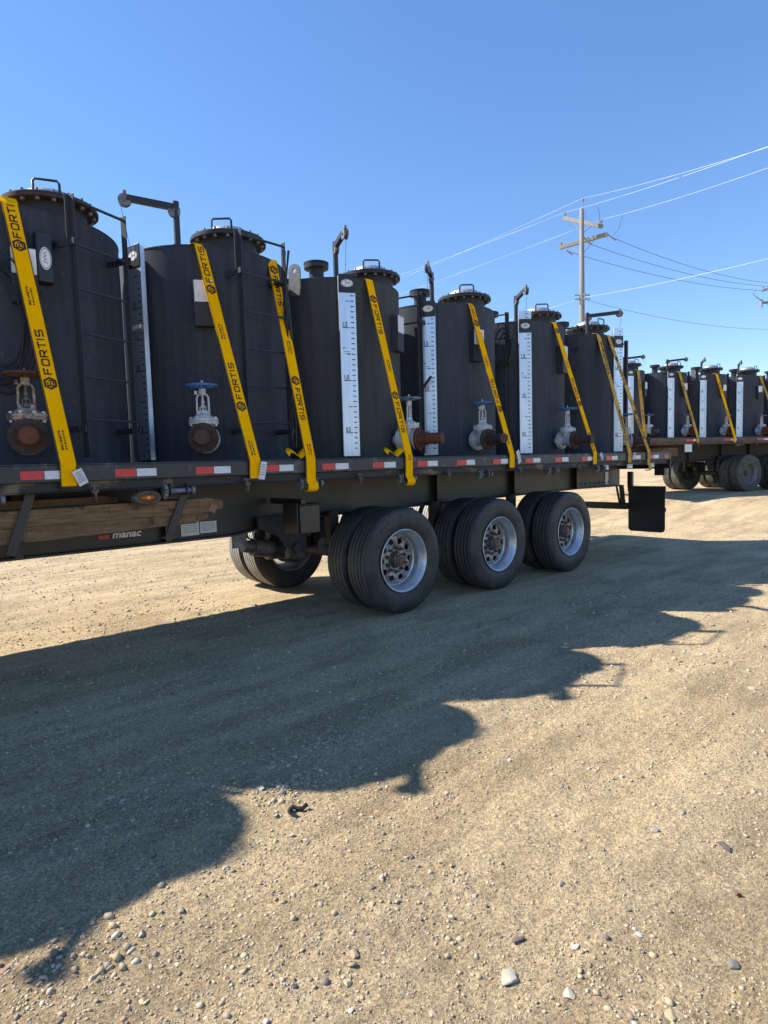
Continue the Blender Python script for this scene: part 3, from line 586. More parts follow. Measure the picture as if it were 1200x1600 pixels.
def make_trailer(root, x0, x1, axles, refl, winches, hooks, dusty=False, beam=None, webs=()):
    rail = M['rusty_frame'] if dusty else M['rail']; lipm = M['rusty_frame'] if dusty else M['dirt_lip']; tm = M['under'] if dusty else M['trailer']
    L = x1 - x0; xc = (x0 + x1) / 2
    # deck: individual boards seen from their undersides
    bm_ = None; nb = 9; bw = (2.58 - .12) / nb
    for k in range(nb):
        if bm_ is None:
            mb = MB(); mb.box((xc, .06 + bw / 2, DECK - .019), (L - .06, bw - .006, .034)); bm_ = mb.build('deck_board', M['wood'], root, 30); 
        else:
            o = bm_.copy(); COL.objects.link(o); o.parent = root; o.location = (0, bw * k, 0)
    for nm, yy in (('side_rail', .0), ('side_rail', 2.58)):
        s = 1 if yy == 0 else -1
        mb = MB(); mb.box((xc, yy + s * .0275, DECK - .053), (L, .055, .104)); mb.box((xc, yy + s * .022, DECK + .004), (L, .030, .012)); mb.build(nm, rail, root, 30, .004)
        mb = MB(); mb.box((xc, yy + s * .055, DECK - .137), (L, .045, .062)); mb.box((xc, yy + s * .045, DECK - .170), (L, .07, .006)); mb.build('lower_rail', lipm, root, 30, .003)
    # cross members
    cm = None; x = x0 + .3
    while x < x1 - .1:
        if cm is None:
            mb = MB(); mb.box((0, 1.29, DECK - .10), (.006, 2.42, .11)); mb.box((0, 1.29, DECK - .158), (.05, 2.42, .006)); cm = mb.build('cross_member', tm, root, 30); cm.location = (x, 0, 0)
        else: o = cm.copy(); COL.objects.link(o); o.parent = root; o.location = (x, 0, 0)
        x += .42
    # main beams: web profile from (x, z_bottom) list
    for yb in (.82, 1.76):
        mb = MB(); top = DECK - .04
        for (xa, za), (xb, zb) in zip(beam[:-1], beam[1:]):
            mb.add([(xa, yb - .004, za), (xb, yb - .004, zb), (xb, yb - .004, top), (xa, yb - .004, top), (xa, yb + .004, za), (xb, yb + .004, zb), (xb, yb + .004, top), (xa, yb + .004, top)],
                   [(0, 1, 2, 3), (7, 6, 5, 4)])
            mb.bar((xa, yb, za - .008), (xb, yb, zb - .008), .15, .016)
        mb.box(((beam[0][0] + beam[-1][0]) / 2, yb, top - .006), (beam[-1][0] - beam[0][0], .15, .014))
        mb.build('main_beam', tm, root, 30)
    def zb(x):
        for (xa, za), (xb, z2) in zip(beam[:-1], beam[1:]):
            if xa <= x <= xb: return za + (z2 - za) * (x - xa) / (xb - xa)
        return beam[-1][1]
    for x in webs:
        z1 = zb(x); mb = MB(); mb.box((x, .78, (DECK - .10 + z1) / 2), (.012, .07, DECK - .10 - z1)); mb.box((x, .745, (DECK - .10 + z1) / 2), (.05, .010, DECK - .10 - z1)); mb.build('web_stiffener', tm, root, 30)
    # reflective tape, one strip per colour
    for (a, b, c) in refl:
        mb = MB(); mb.box(((a + b) / 2, -.0025, DECK - .060), (b - a, .002, .052)); mb.build('red_reflector_strip', M['red'], root, 30)
        mb = MB(); mb.box(((b + c) / 2 + .002, -.0025, DECK - .060), (c - b - .004, .002, .052)); mb.build('white_reflector_strip', M['tape'], root, 30)
    for i, x in enumerate(winches): winch(root, x, blue=(i == 0))
    for x in hooks: chain_hook(root, x)
    # running gear
    for x in axles:
        mb = MB(); mb.cyl((x, .62, R_T), (x, 1.96, R_T), .065, 20); mb.build('axle', M['under'], root, 40)
        for yy in (.72, 1.86):
            mb = MB(); mb.box((x - .34, yy, .82), (.11, .09, .36), None); mb.bar((x - .36, yy, .60), (x + .32, yy, .46), .09, .07); mb.cyl((x - .36, yy - .06, .62), (x - .36, yy + .06, .62), .055, 16); mb.build('trailing_arm', M['under'], root, 35, .004)
            mb = MB(); mb.lathe([(.02, .50), (.09, .50), (.115, .56), (.115, .62), (.10, .66), (.12, .72), (.12, .80), (.09, .84), (.02, .84)], 24, Matrix.Translation((x + .32, yy, 0))); mb.build('air_spring', M['rubber'], root, 40)
        for yy in (1.0, 1.6):
            mb = MB(); mb.cyl((x - .20, yy - .02, .62), (x - .05, yy - .02, .58), .078, 20); mb.cyl((x - .28, yy - .02, .64), (x - .20, yy - .02, .62), .068, 20); mb.cyl((x - .13, yy - .02, .605), (x - .115, yy - .02, .60), .085, 20); mb.build('brake_chamber', M['under'], root, 40)
    for x in axles:
        wheel_near(root, x, True, dusty); wheel_near(root, x, False, dusty)
        wheel_far(root, x, True, dusty); wheel_far(root, x, False, dusty)
    return root

t1 = empty('flatbed_trailer'); tag(t1, 'long black flatbed trailer with three twin-wheel axles carrying the nearest row of tanks', 'trailer', 'flatbed trailers loaded with tanks')
REF = [(.93, 1.06, 1.19), (1.49, 1.63, 1.77), (2.06, 2.20, 2.34), (2.63, 2.77, 2.91), (3.20, 3.34, 3.49), (3.77, 3.91, 4.06), (4.35, 4.49, 4.64), (4.93, 5.08, 5.22), (5.53, 5.67, 5.80), (6.14, 6.29, 6.44), (6.76, 6.91, 7.06), (7.38, 7.52, 7.66), (8.01, 8.17, 8.33), (8.69, 8.85, 9.02), (9.27, 9.45, 9.62)]
REF = [(.93 - .57 * k, 1.06 - .57 * k, 1.19 - .57 * k) for k in range(1, 6)] + REF
make_trailer(t1, -4.6, 10.03, (4.175, 5.68, 7.17), REF, (1.93, 3.09, 4.22, 5.41, 6.73, 7.90, .72), (1.35, 2.47, 3.61, 4.79, 6.02, 7.29),
             beam=[(-4.6, .86), (2.75, .86), (3.55, .96), (8.7, 1.0), (9.99, .985)], webs=(5.45, 6.97, 8.54, 1.05, 2.15, -.2))
mb = MB(); mb.box((9.88, -.0025, DECK - .060), (.11, .002, .052)); mb.build('red_reflector_strip', M['red'], t1, 30)
# white data plates on the lower rail at the tail
for x in (8.05, 8.75, 9.45):
    mb = MB(); mb.box((x, .028, 1.318), (.16, .004, .06)); mb.build('small_white_plate', M['tape'], t1, 30)
# tail plate, bumper, mudflap
mb = MB(); mb.box((10.045, 1.29, DECK - .13), (.03, 2.58, .25)); mb.box((9.98, .12, DECK - .30), (.12, .16, .12)); mb.build('tail_plate', M['trailer'], t1, 30, .004)
mb = MB(); mb.box((10.064, .16, DECK - .13), (.01, .10, .06)); mb.build('tail_light', M['red'], t1, 30)
mb = MB(); mb.box((9.72, 1.29, .66), (.10, 1.50, .105)); mb.build('rear_bumper', M['trailer'], t1, 30, .005)
for y in (.62, 1.98):
    mb = MB(); mb.bar((9.66, y, 1.0), (9.72, y, .71), .06, .05); mb.bar((9.50, y, 1.0), (9.62, y, .68), .012, .05); mb.build('bumper_leg', M['trailer'], t1, 30)
for y0 in (.03, 1.95):
    mb = MB(); n = 10; w_ = .60; z0, z1 = .235, .90; rr = .06
    out = [(y0, z1), (y0, z0 + rr)] + [(y0 + rr - rr * math.cos(t), z0 + rr - rr * math.sin(t)) for t in np.linspace(.2, PI / 2, 5)] + [(y0 + w_ - rr + rr * math.sin(t), z0 + rr - rr * math.cos(t)) for t in np.linspace(0, PI / 2 - .2, 5)] + [(y0 + w_, z0 + rr), (y0 + w_, z1)]
    k = len(out); mb.add([(9.92, a, b) for a, b in out] + [(9.934, a, b) for a, b in out], [tuple(range(k)), tuple(range(2 * k - 1, k - 1, -1))] + [(i, k + i, k + (i + 1) % k, (i + 1) % k) for i in range(k)])
    mb.build('mudflap', M['rubber'], t1, 30)
    mb = MB(); mb.box((9.927, y0 + .3, .93), (.03, .62, .09)); mb.box((9.91, y0 + .56, 1.08), (.06, .08, .26)); mb.build('mudflap_hanger', M['trailer'], t1, 30, .003)
mb = MB(); mb.box((9.92, .018, .60), (.02, .012, .06)); mb.build('flap_clip', M['trailer'], t1, 30)
# row of bolts along the tail beam
mb = MB()
for k in range(7): mb.cyl((8.75 + k * .14, .808, 1.055), (8.75 + k * .14, .80, 1.055), .014, 8)
mb.build('beam_bolts', M['rubber'], t1, 30)
mb = MB(); mb.box((9.55, .812, 1.12), (.10, .003, .20)); mb.build('white_decal', M['tape'], t1, 30)
# valve box on its hanger in front of the first wheel
mb = MB(); mb.box((3.23, .31, .985), (.215, .14, .25)); mb.box((3.23, .31, 1.116), (.24, .17, .014)); mb.build('control_box', M['black_gloss'], t1, 30, .006)
mb = MB(); mb.box((3.17, .50, 1.14), (.05, .5, .05)); mb.box((3.105, .36, 1.0), (.014, .22, .27)); mb.build('box_bracket', M['trailer'], t1, 30, .003)
mb = MB(); mb.add([(2.98, .70, 1.0), (3.52, .70, 1.0), (3.50, .70, .66), (3.36, .70, .60), (3.20, .70, .80), (2.98, .70, .90), (2.98, .74, 1.0), (3.52, .74, 1.0), (3.50, .74, .66), (3.36, .74, .60), (3.20, .74, .80), (2.98, .74, .90)], [(5, 4, 3, 2, 1, 0), (6, 7, 8, 9, 10, 11)] + [(i, (i + 1) % 6, 6 + (i + 1) % 6, 6 + i) for i in range(6)])
mb.cyl((3.42, .66, .86), (3.42, .70, .86), .035, 12); mb.cyl((3.38, .66, .68), (3.38, .70, .68), .045, 14); mb.build('spring_hanger', M['under'], t1, 30)
mb = MB(); mb.cyl((3.05, .95, .70), (3.25, .95, .66), .085, 20); mb.cyl((2.95, .95, .72), (3.05, .95, .70), .06, 20); mb.cyl((3.3, 1.1, .62), (3.55, 1.1, .60), .085, 18); mb.cyl((3.35, .80, .62), (3.52, .80, .58), .05, 14); mb.build('brake_chamber', M['greasy'], t1, 40)
mb = MB(); mb.box((2.86, .86, .80), (.14, .02, .16)); mb.box((2.93, .90, .80), (.02, .10, .18)); mb.build('tie_down_bracket', M['fitting_light'], t1, 30, .003)
for k in range(5):
    mb = MB(); a = 2.9 + k * .14; mb.tube([(a, .84, .95), (a + .08, .9 + .03 * k, .80 - .02 * k), (a + .26, .98, .70 + .02 * k), (a + .5, 1.04, .78)], .009, 6); mb.build('air_hose', M['hose'], t1, 40)
# side marker lamp
LX = Matrix.Translation((1.712, .050, 1.268)) @ Matrix.Rotation(PI / 2, 4, 'X')
mb = MB(); mb.lathe([(.0005, .014), (.058, .014), (.060, .026), (.078, .024), (.090, .010), (.092, -.015), (.0005, -.016)], 36, LX @ Matrix.Diagonal((1.15, .56, 1, 1))); mb.build('side_marker_lamp', M['rubber_grey'], t1, 40)
mb = MB(); mb.lathe([(.0005, .034), (.02, .033), (.038, .026), (.044, .016)], 28, LX @ Matrix.Diagonal((1.2, .50, 1, 1))); lens = mb.build('amber_lens', M['amber'], t1, 40)
mb = MB(); mb.lathe([(.0005, .040), (.010, .038), (.014, .030)], 12, LX @ Matrix.Diagonal((1.0, .9, 1, 1))); mb.build('lens_core', M['amber_core'], lens, 40)
mb = MB(); mb.box((1.712, .075, 1.325), (.11, .02, .09)); mb.build('lamp_bracket', M['under'], t1, 30)
mb = MB(); mb.box((1.85, .07, 1.275), (.03, .01, .05)); mb.build('brass_tab', M['wood_end'], t1, 30)
# slanted rack straps that carry the dunnage
for (a, b) in (((1.0, .095, 1.33), (.868, .095, .958)), ((2.03, .095, 1.32), (1.869, .095, .958)), ((-.9, .095, 1.33), (-1.04, .095, .958))):
    mb = MB(); mb.bar(a, b, .012, .055, (1, 0, 0)); mb.bar((b[0], .09, b[2] + .01), (b[0] + .01, .17, b[2] + .01), .05, .012, (0, 0, 1)); mb.cyl((b[0] + .02, .084, b[2] + .04), (b[0] + .02, .10, b[2] + .04), .012, 6); mb.build('rack_strap', M['trailer'], t1, 30)
mb = MB(); mb.box((.55, .42, 1.215), (2.3, .05, .05)); mb.build('rack_bar', M['under'], t1, 30)
# inspection papers, maker's plate, chalk scribble
for (x0_, x1_, z0_, z1_) in ((2.29, 2.455, .885, 1.02), (2.465, 2.62, .895, .995)):
    mb = MB(); mb.box(((x0_ + x1_) / 2, .8125, (z0_ + z1_) / 2), (x1_ - x0_, .003, z1_ - z0_)); p_ = mb.build('data_plate', M['paper'], t1, 30)
    mb = MB()
    for k in range(7):
        zz = z1_ - .016 - k * .015
        if zz < z0_ + .01: break
        mb.box(((x0_ + x1_) / 2, .8102, zz), ((x1_ - x0_) * .82, .001, .003))
    mb.build('plate_print', M['badge_ink'], p_, 0)
mb = MB(); u = (1, 0, 0); v = (.25, 0, 1)
vs, fs = text_mesh('manac', 0.03); place(mb, (vs, fs), (1.72, .8125, .925), u, v, 0.001, (0, -1, 0), (.225, .042)); mb.build('maker_lettering', M['white'], t1, 0)
mb = MB()
for k in range(2):
    mb.box((1.635 + k * .042, .8125, .942), (.037, .003, .030))
mb.box((1.82, .8125, .985), (.36, .002, .004)); mb.build('maker_badge', M['red'], t1, 0)
mb = MB()
random.seed(3); xx = 1.70
for k in range(5):
    pts = [(xx + random.uniform(0, .035), .811, .99 + random.uniform(0, .03)) for _ in range(4)]; mb.tube(pts, .0018, 4); xx += .05
mb.build('chalk_scribble', M['chalk'], t1, 0)

# dunnage timbers in the rack
mb = MB()
def timber(name, xa, xb, yc_, zc, w_, h_, slope, label, seed):
    random.seed(seed); mb = MB(); n = 26; ring = []
    for i in range(n + 1):
        x = xa + (xb - xa) * i / n; e = min(1, (xb - x) / .05 + .55) if xb - x < .05 else 1
        for (sy, sz) in ((-1, -1), (1, -1), (1, 1), (-1, 1)):
            ring.append((x, yc_ + sy * w_ / 2 * e + random.uniform(-.002, .002), zc + slope * (x - xa) + sz * h_ / 2 * e + random.uniform(-.003, .003)))
    fs = []
    for i in range(n):
        for k in range(4): fs.append((i * 4 + k, i * 4 + (k + 1) % 4, i * 4 + 4 + (k + 1) % 4, i * 4 + 4 + k))
    mb.add(ring, fs); mb.cur = 1; k0 = n * 4; mb.add([ring[k0 + k] for k in range(4)], [(0, 1, 2, 3)]); mb.cur = 0; mb.add([ring[k] for k in range(4)], [(3, 2, 1, 0)])
    o = mb.build(name, [M['wood'], M['wood_end']], None, 30, .006); tag(o, label, 'timber', 'timbers stowed in the side rack of the trailer'); return o
timber('timber_beam', -1.2, 2.34, .19, 1.170, .15, .112, .003, 'upper long rough timber in the trailer side rack, its rounded end by the data plates', 1)
lt = timber('timber_beam', -1.1, 2.22, .20, 1.020, .15, .100, .026, 'lower saw-marked timber lying directly under the upper one in the rack', 2)
mb = MB()
for k in range(150):
    x = -.2 + k * .0165; 
    if x < 2.2: mb.box((x + random.uniform(-.003, .003), .1235, 1.020 + .026 * (x + 1.1) + random.uniform(-.008, .008)), (.0045, .004, random.uniform(.04, .075)), None)
mb.build('saw_marks', M['wood_end'], lt, 0)
timber('timber_beam', -1.2, 1.62, .38, 1.235, .14, .09, .002, 'dark timber set back behind the upper one, under the marker lamp', 3)
mb = MB(); mb.box((0, 0, 0), (.06, .03, .065), Matrix.Rotation(.5, 4, 'Y')); o = mb.build('wood_block', M['wood_block'], None, 30, .003); o.location = (2.235, .118, 1.156); tag(o, 'small pinkish wooden block nailed to the face of the upper timber', 'wood block')
# second trailer
T2 = Matrix.Translation((19.25, 1.74, .39)) @ Matrix.Rotation(math.radians(-18), 4, 'Z') @ Matrix.Translation((0, -.02, 0))
t2 = empty('flatbed_trailer'); t2.matrix_world = T2; tag(t2, 'dusty second flatbed trailer with rusty deck edge parked behind at the right edge', 'trailer', 'flatbed trailers loaded with tanks')
t2loc = T2.to_translation()
make_trailer(t2, -4.6, 7.0, (0.0, 1.5), [(x, x + .28, x + .50) for x in (-2.55, -1.1, .25, 1.7)], (-.45, 1.9), (-2.1, .2), True,
             beam=[(-3.9, 1.05), (-2.8, .86), (.6, .90), (7, .86)], webs=(-1.5, -.2, 1.0))
mb = MB(); mb.box((-2.45, -.004, 1.24), (.26, .004, .20)); mb.build('square_sign_plate', M['tape'], t2, 30)
mb = MB(); mb.box((-2.9, .4, 1.15), (.5, .5, .22)); mb.build('cross_tank', M['rusty_frame'], t2, 30, .01)

# ================================================================== TANKS
ZB, ZT, RT_ = DECK + .006, 3.274, .73
def V2(a, r): return (math.cos(a) * r, math.sin(a) * r)
def radial(a):      # matrix whose -Y axis points outward at angle a, X tangential (to the right seen from outside), Z up
    return Matrix.Rotation(a + PI / 2, 4, 'Z')
def gate_valve(parent, a, zc=1.70, wheel=None, body=None, flange=None, pipe=None, pipelen=.30, r_in=.73):
    e = empty('gate_valve', (0, 0, 0), parent=parent); X = radial(a)
    def B(mb, nm, m, sm=40, bv=0): 
        mb.v = [tuple(X @ Vector(p)) for p in mb.v]; return mb.build(nm, m, e, sm, bv)
    y0 = -r_in; yv = y0 - .17           # valve centre plane
    mb = MB(); mb.cyl((0, y0 + .06, zc), (0, yv + .09, zc), .055, 24); mb.cyl((0, yv + .115, zc), (0, yv + .09, zc), .118, 36); B(mb, 'inlet_flange', body)
    # body: bulged casting with neck
    mb = MB(); Y = Matrix.Translation((0, yv, zc)) @ Matrix.Rotation(PI / 2, 4, 'X')
    mb.lathe([(.112, -.09), (.112, -.068), (.07, -.062), (.066, -.04), (.078, 0), (.066, .04), (.07, .062), (.112, .068), (.112, .09)], 36, Y)
    mb.lathe([(.070, .0), (.078, .06), (.082, .105), (.085, .112)], 28, Matrix.Translation((0, yv, zc)) @ Matrix.Diagonal((1, .8, 1, 1))); B(mb, 'body', body)
    mb = MB()
    mb.lathe([(.085, .110), (.116, .112), (.116, .132), (.060, .133)], 32, Matrix.Translation((0, yv, zc)) @ Matrix.Diagonal((1, .85, 1, 1)))
    mb.lathe([(.060, .1345), (.116, .1345), (.116, .156), (.085, .160), (.070, .178), (.048, .190), (.03, .196)], 32, Matrix.Translation((0, yv, zc)) @ Matrix.Diagonal((1, .85, 1, 1)))
    B(mb, 'bonnet', body)
    mb = MB()
    for k in range(8):
        t = 2 * PI * (k + .5) / 8; c = (math.cos(t) * .100, yv + math.sin(t) * .085); mb.cyl((c[0], c[1], zc + .098), (c[0], c[1], zc + .170), .0075, 6); mb.cyl((c[0], c[1], zc + .157), (c[0], c[1], zc + .168), .013, 6); mb.cyl((c[0], c[1], zc + .100), (c[0], c[1], zc + .111), .013, 6)
    B(mb, 'bonnet_bolts', M['galv'])
    # yoke
    mb = MB()
    for s in (-1, 1):
        mb.tube([(s * .047, yv, zc + .185), (s * .046, yv, zc + .24), (s * .045, yv, zc + .325), (s * .032, yv, zc + .348), (0, yv, zc + .352)], .0085, 8)
    mb.box((-.030, yv, zc + .20), (.03, .03, .04)); mb.box((.030, yv, zc + .20), (.03, .03, .04))
    mb.cyl((0, yv, zc + .345), (0, yv, zc + .392), .028, 20); mb.box((-.05, yv - .01, zc + .362), (.022, .02, .028)); B(mb, 'yoke', body)
    mb = MB(); mb.cyl((0, yv, zc + .18), (0, yv, zc + .46), .009, 12); mb.cyl((0, yv, zc + .20), (0, yv, zc + .225), .026, 14); mb.cyl((0, yv, zc + .245), (0, yv, zc + .262), .020, 6); mb.cyl((0, yv, zc + .275), (0, yv, zc + .30), .014, 12)
    for s in (-1, 1): mb.cyl((s * .022, yv - .012, zc + .185), (s * .022, yv - .012, zc + .25), .005, 6)
    B(mb, 'stem', M['valve'] if body is M['valve'] else M['greasy'])
    # handwheel, horizontal
    mb = MB(); zw = zc + .418
    mb.tube([(math.cos(2 * PI * k / 32) * .118, yv + math.sin(2 * PI * k / 32) * .118, zw) for k in range(32)], .0115, 10, True)
    for k in range(5):
        t = 2 * PI * k / 5 + .3; mb.tube([(math.cos(t) * .02, yv + math.sin(t) * .02, zw - .012), (math.cos(t) * .07, yv + math.sin(t) * .07, zw - .006), (math.cos(t) * .115, yv + math.sin(t) * .115, zw)], .009, 6)
    mb.cyl((0, yv, zw - .024), (0, yv, zw + .012), .026, 16); B(mb, 'handwheel', wheel)
    # companion flange and pipe stub
    mb = MB(); mb.cyl((0, yv - .092, zc), (0, yv - .115, zc), .118, 40); B(mb, 'pipe_flange', flange); mb = MB()
    for k in range(8):
        t = 2 * PI * (k + .5) / 8; c = (math.cos(t) * .094, zc + math.sin(t) * .094); mb.cyl((c[0], yv - .112, c[1]), (c[0], yv - .128, c[1]), .013, 6)
        mb.cyl((c[0], yv + .115, c[1]), (c[0], yv + .130, c[1]), .013, 6)
    B(mb, 'flange_bolts', flange)
    mb = MB(); mb.cyl((0, yv - .110, zc), (0, yv - .115 - pipelen * .35, zc), .066, 32); mb.cyl((0, yv - .115 - pipelen * .35, zc), (0, yv - .115 - pipelen, zc), .058, 32, .056); B(mb, 'pipe_stub', pipe)
    return e
def gauge_board(parent, a, r=.80, face=0.0, z0=1.54, z1=3.27, up=0.0, dark=False):
    e = empty('gauge_board', (0, 0, 0), parent=parent); c = V2(a, r); X = Matrix.Translation((c[0], c[1], 0)) @ radial(a + face); W = .158
    def B(mb, nm, m, sm=30, bv=0):
        mb.v = [tuple(X @ Vector(p)) for p in mb.v]; return mb.build(nm, m, e, sm, bv)
    mb = MB(); mb.box((0, 0, (z0 + z1 + up) / 2), (W, .006, z1 + up - z0)); mb.box((W / 2, .018, (z0 + z1 + up) / 2), (.005, .042, z1 + up - z0)); mb.box((-W / 2, .018, (z0 + z1 + up) / 2), (.005, .042, z1 + up - z0)); B(mb, 'ruler_plate', M['board'])
    mb = MB()
    for zz in (z0 + .02, (z0 + z1) / 2, z1 - .12): mb.box((0, .06, zz), (.10, .10, .03))
    B(mb, 'stand_off', M['fitting'])
    # black head with oval badge
    mb = MB(); mb.box((0, -.006, z1 - .075), (W + .008, .014, .175)); B(mb, 'board_head', M['black_gloss'], 30, .003)
    mb = MB(); place(mb, disc2d(1, 32, .060, .036), (0, -.0135, z1 - .075), (1, 0, 0), (0, 0, 1), .001); B(mb, 'oval_badge', M['white'], 0)
    mb = MB(); place(mb, ring2d(1, .93, 32, 0, .055, .032), (0, -.0135, z1 - .075), (1, 0, 0), (0, 0, 1), .002); vs, fs = text_mesh('JWI'); place(mb, (vs, fs), (-.027, -.0135, z1 - .090), (1, 0, 0), (.2, 0, 1), .002, (0, -1, 0), (.054, .030)); B(mb, 'badge_print', M['badge_ink'], 0)
    # graduations
    mb = MB(); z = z1 - .17 - .02; k = 0; yy = -.0032
    while z > z0 + .03:
        if z < z1 - .18: place(mb, poly2d([(-.016, -.0045), (.016, -.0045), (.016, .0045), (-.016, .0045)]), (.045, yy, z), (1, 0, 0), (0, 0, 1), .0008, (0, -1, 0))
        if k % 5 == 1: place(mb, poly2d([(-.018, -.004), (.018, -.004), (.018, .004), (-.018, .004)]), (.002, yy, z), (1, 0, 0), (0, 0, 1), .0008, (0, -1, 0))
        z -= .0505; k += 1
    zz = z1 + .03; 
    while zz < z1 + up - .01: place(mb, poly2d([(-.016, -.0045), (.016, -.0045), (.016, .0045), (-.016, .0045)]), (.03, yy, zz), (1, 0, 0), (0, 0, 1), .0008, (0, -1, 0)); zz += .0505
    B(mb, 'tick_marks', M['black'], 0)
    mb = MB(); base = z1 - .19 - .0505
    for t, kk in (('1.5', 5), ('1.0', 15), ('0.5', 25)):
        zq = base - kk * .0505; vs, fs = text_mesh(t, .03)
        place(mb, (vs, fs), (-.052, yy, zq + .008), (1, 0, 0), (0, 0, 1), .0008, (0, -1, 0), (.045, .048)); place(mb, poly2d([(-.055, -.004), (.015, -.004), (.015, .004), (-.055, .004)]), (0, yy, zq), (1, 0, 0), (0, 0, 1), .0010, (0, -1, 0))
    vs, fs = text_mesh('JK', .03); place(mb, (vs, fs), (-.066, yy, base - 9.0 * .0505 + .0), (1, 0, 0), (.3, 0, 1), .0008, (0, -1, 0), (.038, .017))
    for q in range(2): place(mb, poly2d([(-.05, -.002), (.01, -.002), (.01, .002), (-.05, .002)]), (0, yy, base - (9.5 + q * .35) * .0505), (1, 0, 0), (0, 0, 1), .0008, (0, -1, 0))
    B(mb, 'numerals', M['black'], 0)
    # pointer weight on the face
    mb = MB(); mb.box((-.01, -.012, z1 - .64), (.12, .010, .028)); 
    if dark: B(mb, 'pointer', M['white'], 30)
    return e
def davit(parent, a, r0=.50, r1=.93, h=.345):
    e = empty('davit', (0, 0, 0), parent=parent)
    if isinstance(a, tuple): p0, p1 = a
    else: p0 = V2(a, r0); p1 = V2(a, r1)
    d = Vector((p1[0] - p0[0], p1[1] - p0[1], 0)).normalized(); s = Vector((-d.y, d.x, 0))
    mb = MB(); mb.box((p0[0], p0[1], ZT + .006), (.12, .12, .012)); mb.cyl((p0[0], p0[1], ZT), (p0[0], p0[1], ZT + h + .03), .026, 16); mb.build('post', M['fitting'], e, 40)
    mb = MB(); mb.bar((p0[0] - d.x * .02, p0[1] - d.y * .02, ZT + h - .02), (p1[0], p1[1], ZT + h + .025), .045, .05); mb.build('arm', M['fitting'], e, 30, .003)
    for (q, zz) in ((p0, ZT + h - .045), (p1, ZT + h + .005)):
        c = Vector((q[0] + d.x * .015, q[1] + d.y * .015, zz)); mb = MB()
        mb.cyl(c - s * .022, c - s * .010, .050, 24); mb.cyl(c + s * .010, c + s * .022, .050, 24); mb.cyl(c - s * .010, c + s * .010, .036, 20); mb.cyl(c - s * .034, c + s * .034, .009, 8); mb.box((c.x, c.y, zz + .062), (.026, .026, .03)); mb.build('pulley', M['fitting_light'], e, 40)
    mb = MB(); mb.tube([(p1[0] + d.x * .052, p1[1] + d.y * .052, ZT + h), (p1[0] + d.x * -.02, p1[1] + d.y * -.02, ZT - .1)], .0022, 5); mb.tube([(p0[0], p0[1], ZT + h - .09), (p0[0] * .9, p0[1] * .9, ZT)], .0022, 5); mb.build('cable', M['hose'], e, 40)
    return e
def ladder(parent, a, r=.89, wdt=.44, z0=1.56, z1=3.36, rungs=6, face=0.0, light_top=True):
    e = empty('ladder', (0, 0, 0), parent=parent); c = V2(a, r); X = Matrix.Translation((c[0], c[1], 0)) @ radial(a + face)
    def B(mb, nm, m, sm=30, bv=0):
        mb.v = [tuple(X @ Vector(p)) for p in mb.v]; return mb.build(nm, m, e, sm, bv)
    for s in (-1, 1):
        mb = MB(); mb.box((s * wdt / 2, 0, (z0 + z1) / 2), (.007, .05, z1 - z0)); mb.box((s * (wdt / 2 + .018), .022, (z0 + z1) / 2), (.036, .006, z1 - z0)); B(mb, 'rail', M['fitting'], 30, .0015)
    for k in range(rungs):
        z = z1 - .03 - k * .30; mb = MB(); mb.cyl((-wdt / 2 + .004, 0, z), (wdt / 2 - .004, 0, z), .010, 10); B(mb, 'rung', M['fitting'], 40)
    for z in (z0 + .20, z1 - .32):
        for s in (-1, 1):
            mb = MB(); mb.box((s * (wdt / 2 + .02), (.20 / 2), z), (.012, .22 + .04 * abs(s), .045)); mb.box((s * (wdt / 2 - .01), .085, z), (.03, .17, .006)); B(mb, 'stand_off', M['fitting'], 30)
    return e
def paper_box(parent, a, z=2.80, sheet=True, r=.73):
    e = empty('document_box', (0, 0, 0), parent=parent); X = radial(a)
    def B(mb, nm, m, sm=30, bv=0):
        mb.v = [tuple(X @ Vector(p)) for p in mb.v]; return mb.build(nm, m, e, sm, bv)
    mb = MB(); mb.box((0, -r - .035, z - .02), (.158, .09, .36)); B(mb, 'box', M['fitting'], 30, .004)
    mb = MB(); mb.box((0, -r - .082, z + .075), (.145, .004, .17)); B(mb, 'sheet', M['paper'], 30)
    mb = MB(); vs, fs = text_mesh('JWI'); place(mb, (vs, fs), (-.018, -r - .0845, z + .135), (1, 0, 0), (.2, 0, 1), .0006, (0, -1, 0), (.036, .012)); B(mb, 'sheet_print', M['badge_ink'], 0)
    mb = MB(); mb.box((.09, -r - .02, z - .02), (.02, .05, .04)); mb.cyl((.09, -r - .06, z - .10), (.09, -r - .045, z - .10), .012, 10); mb.box((.085, -r - .05, z + .03), (.012, .03, .03)); B(mb, 'latch', M['fitting'], 30)
    return e
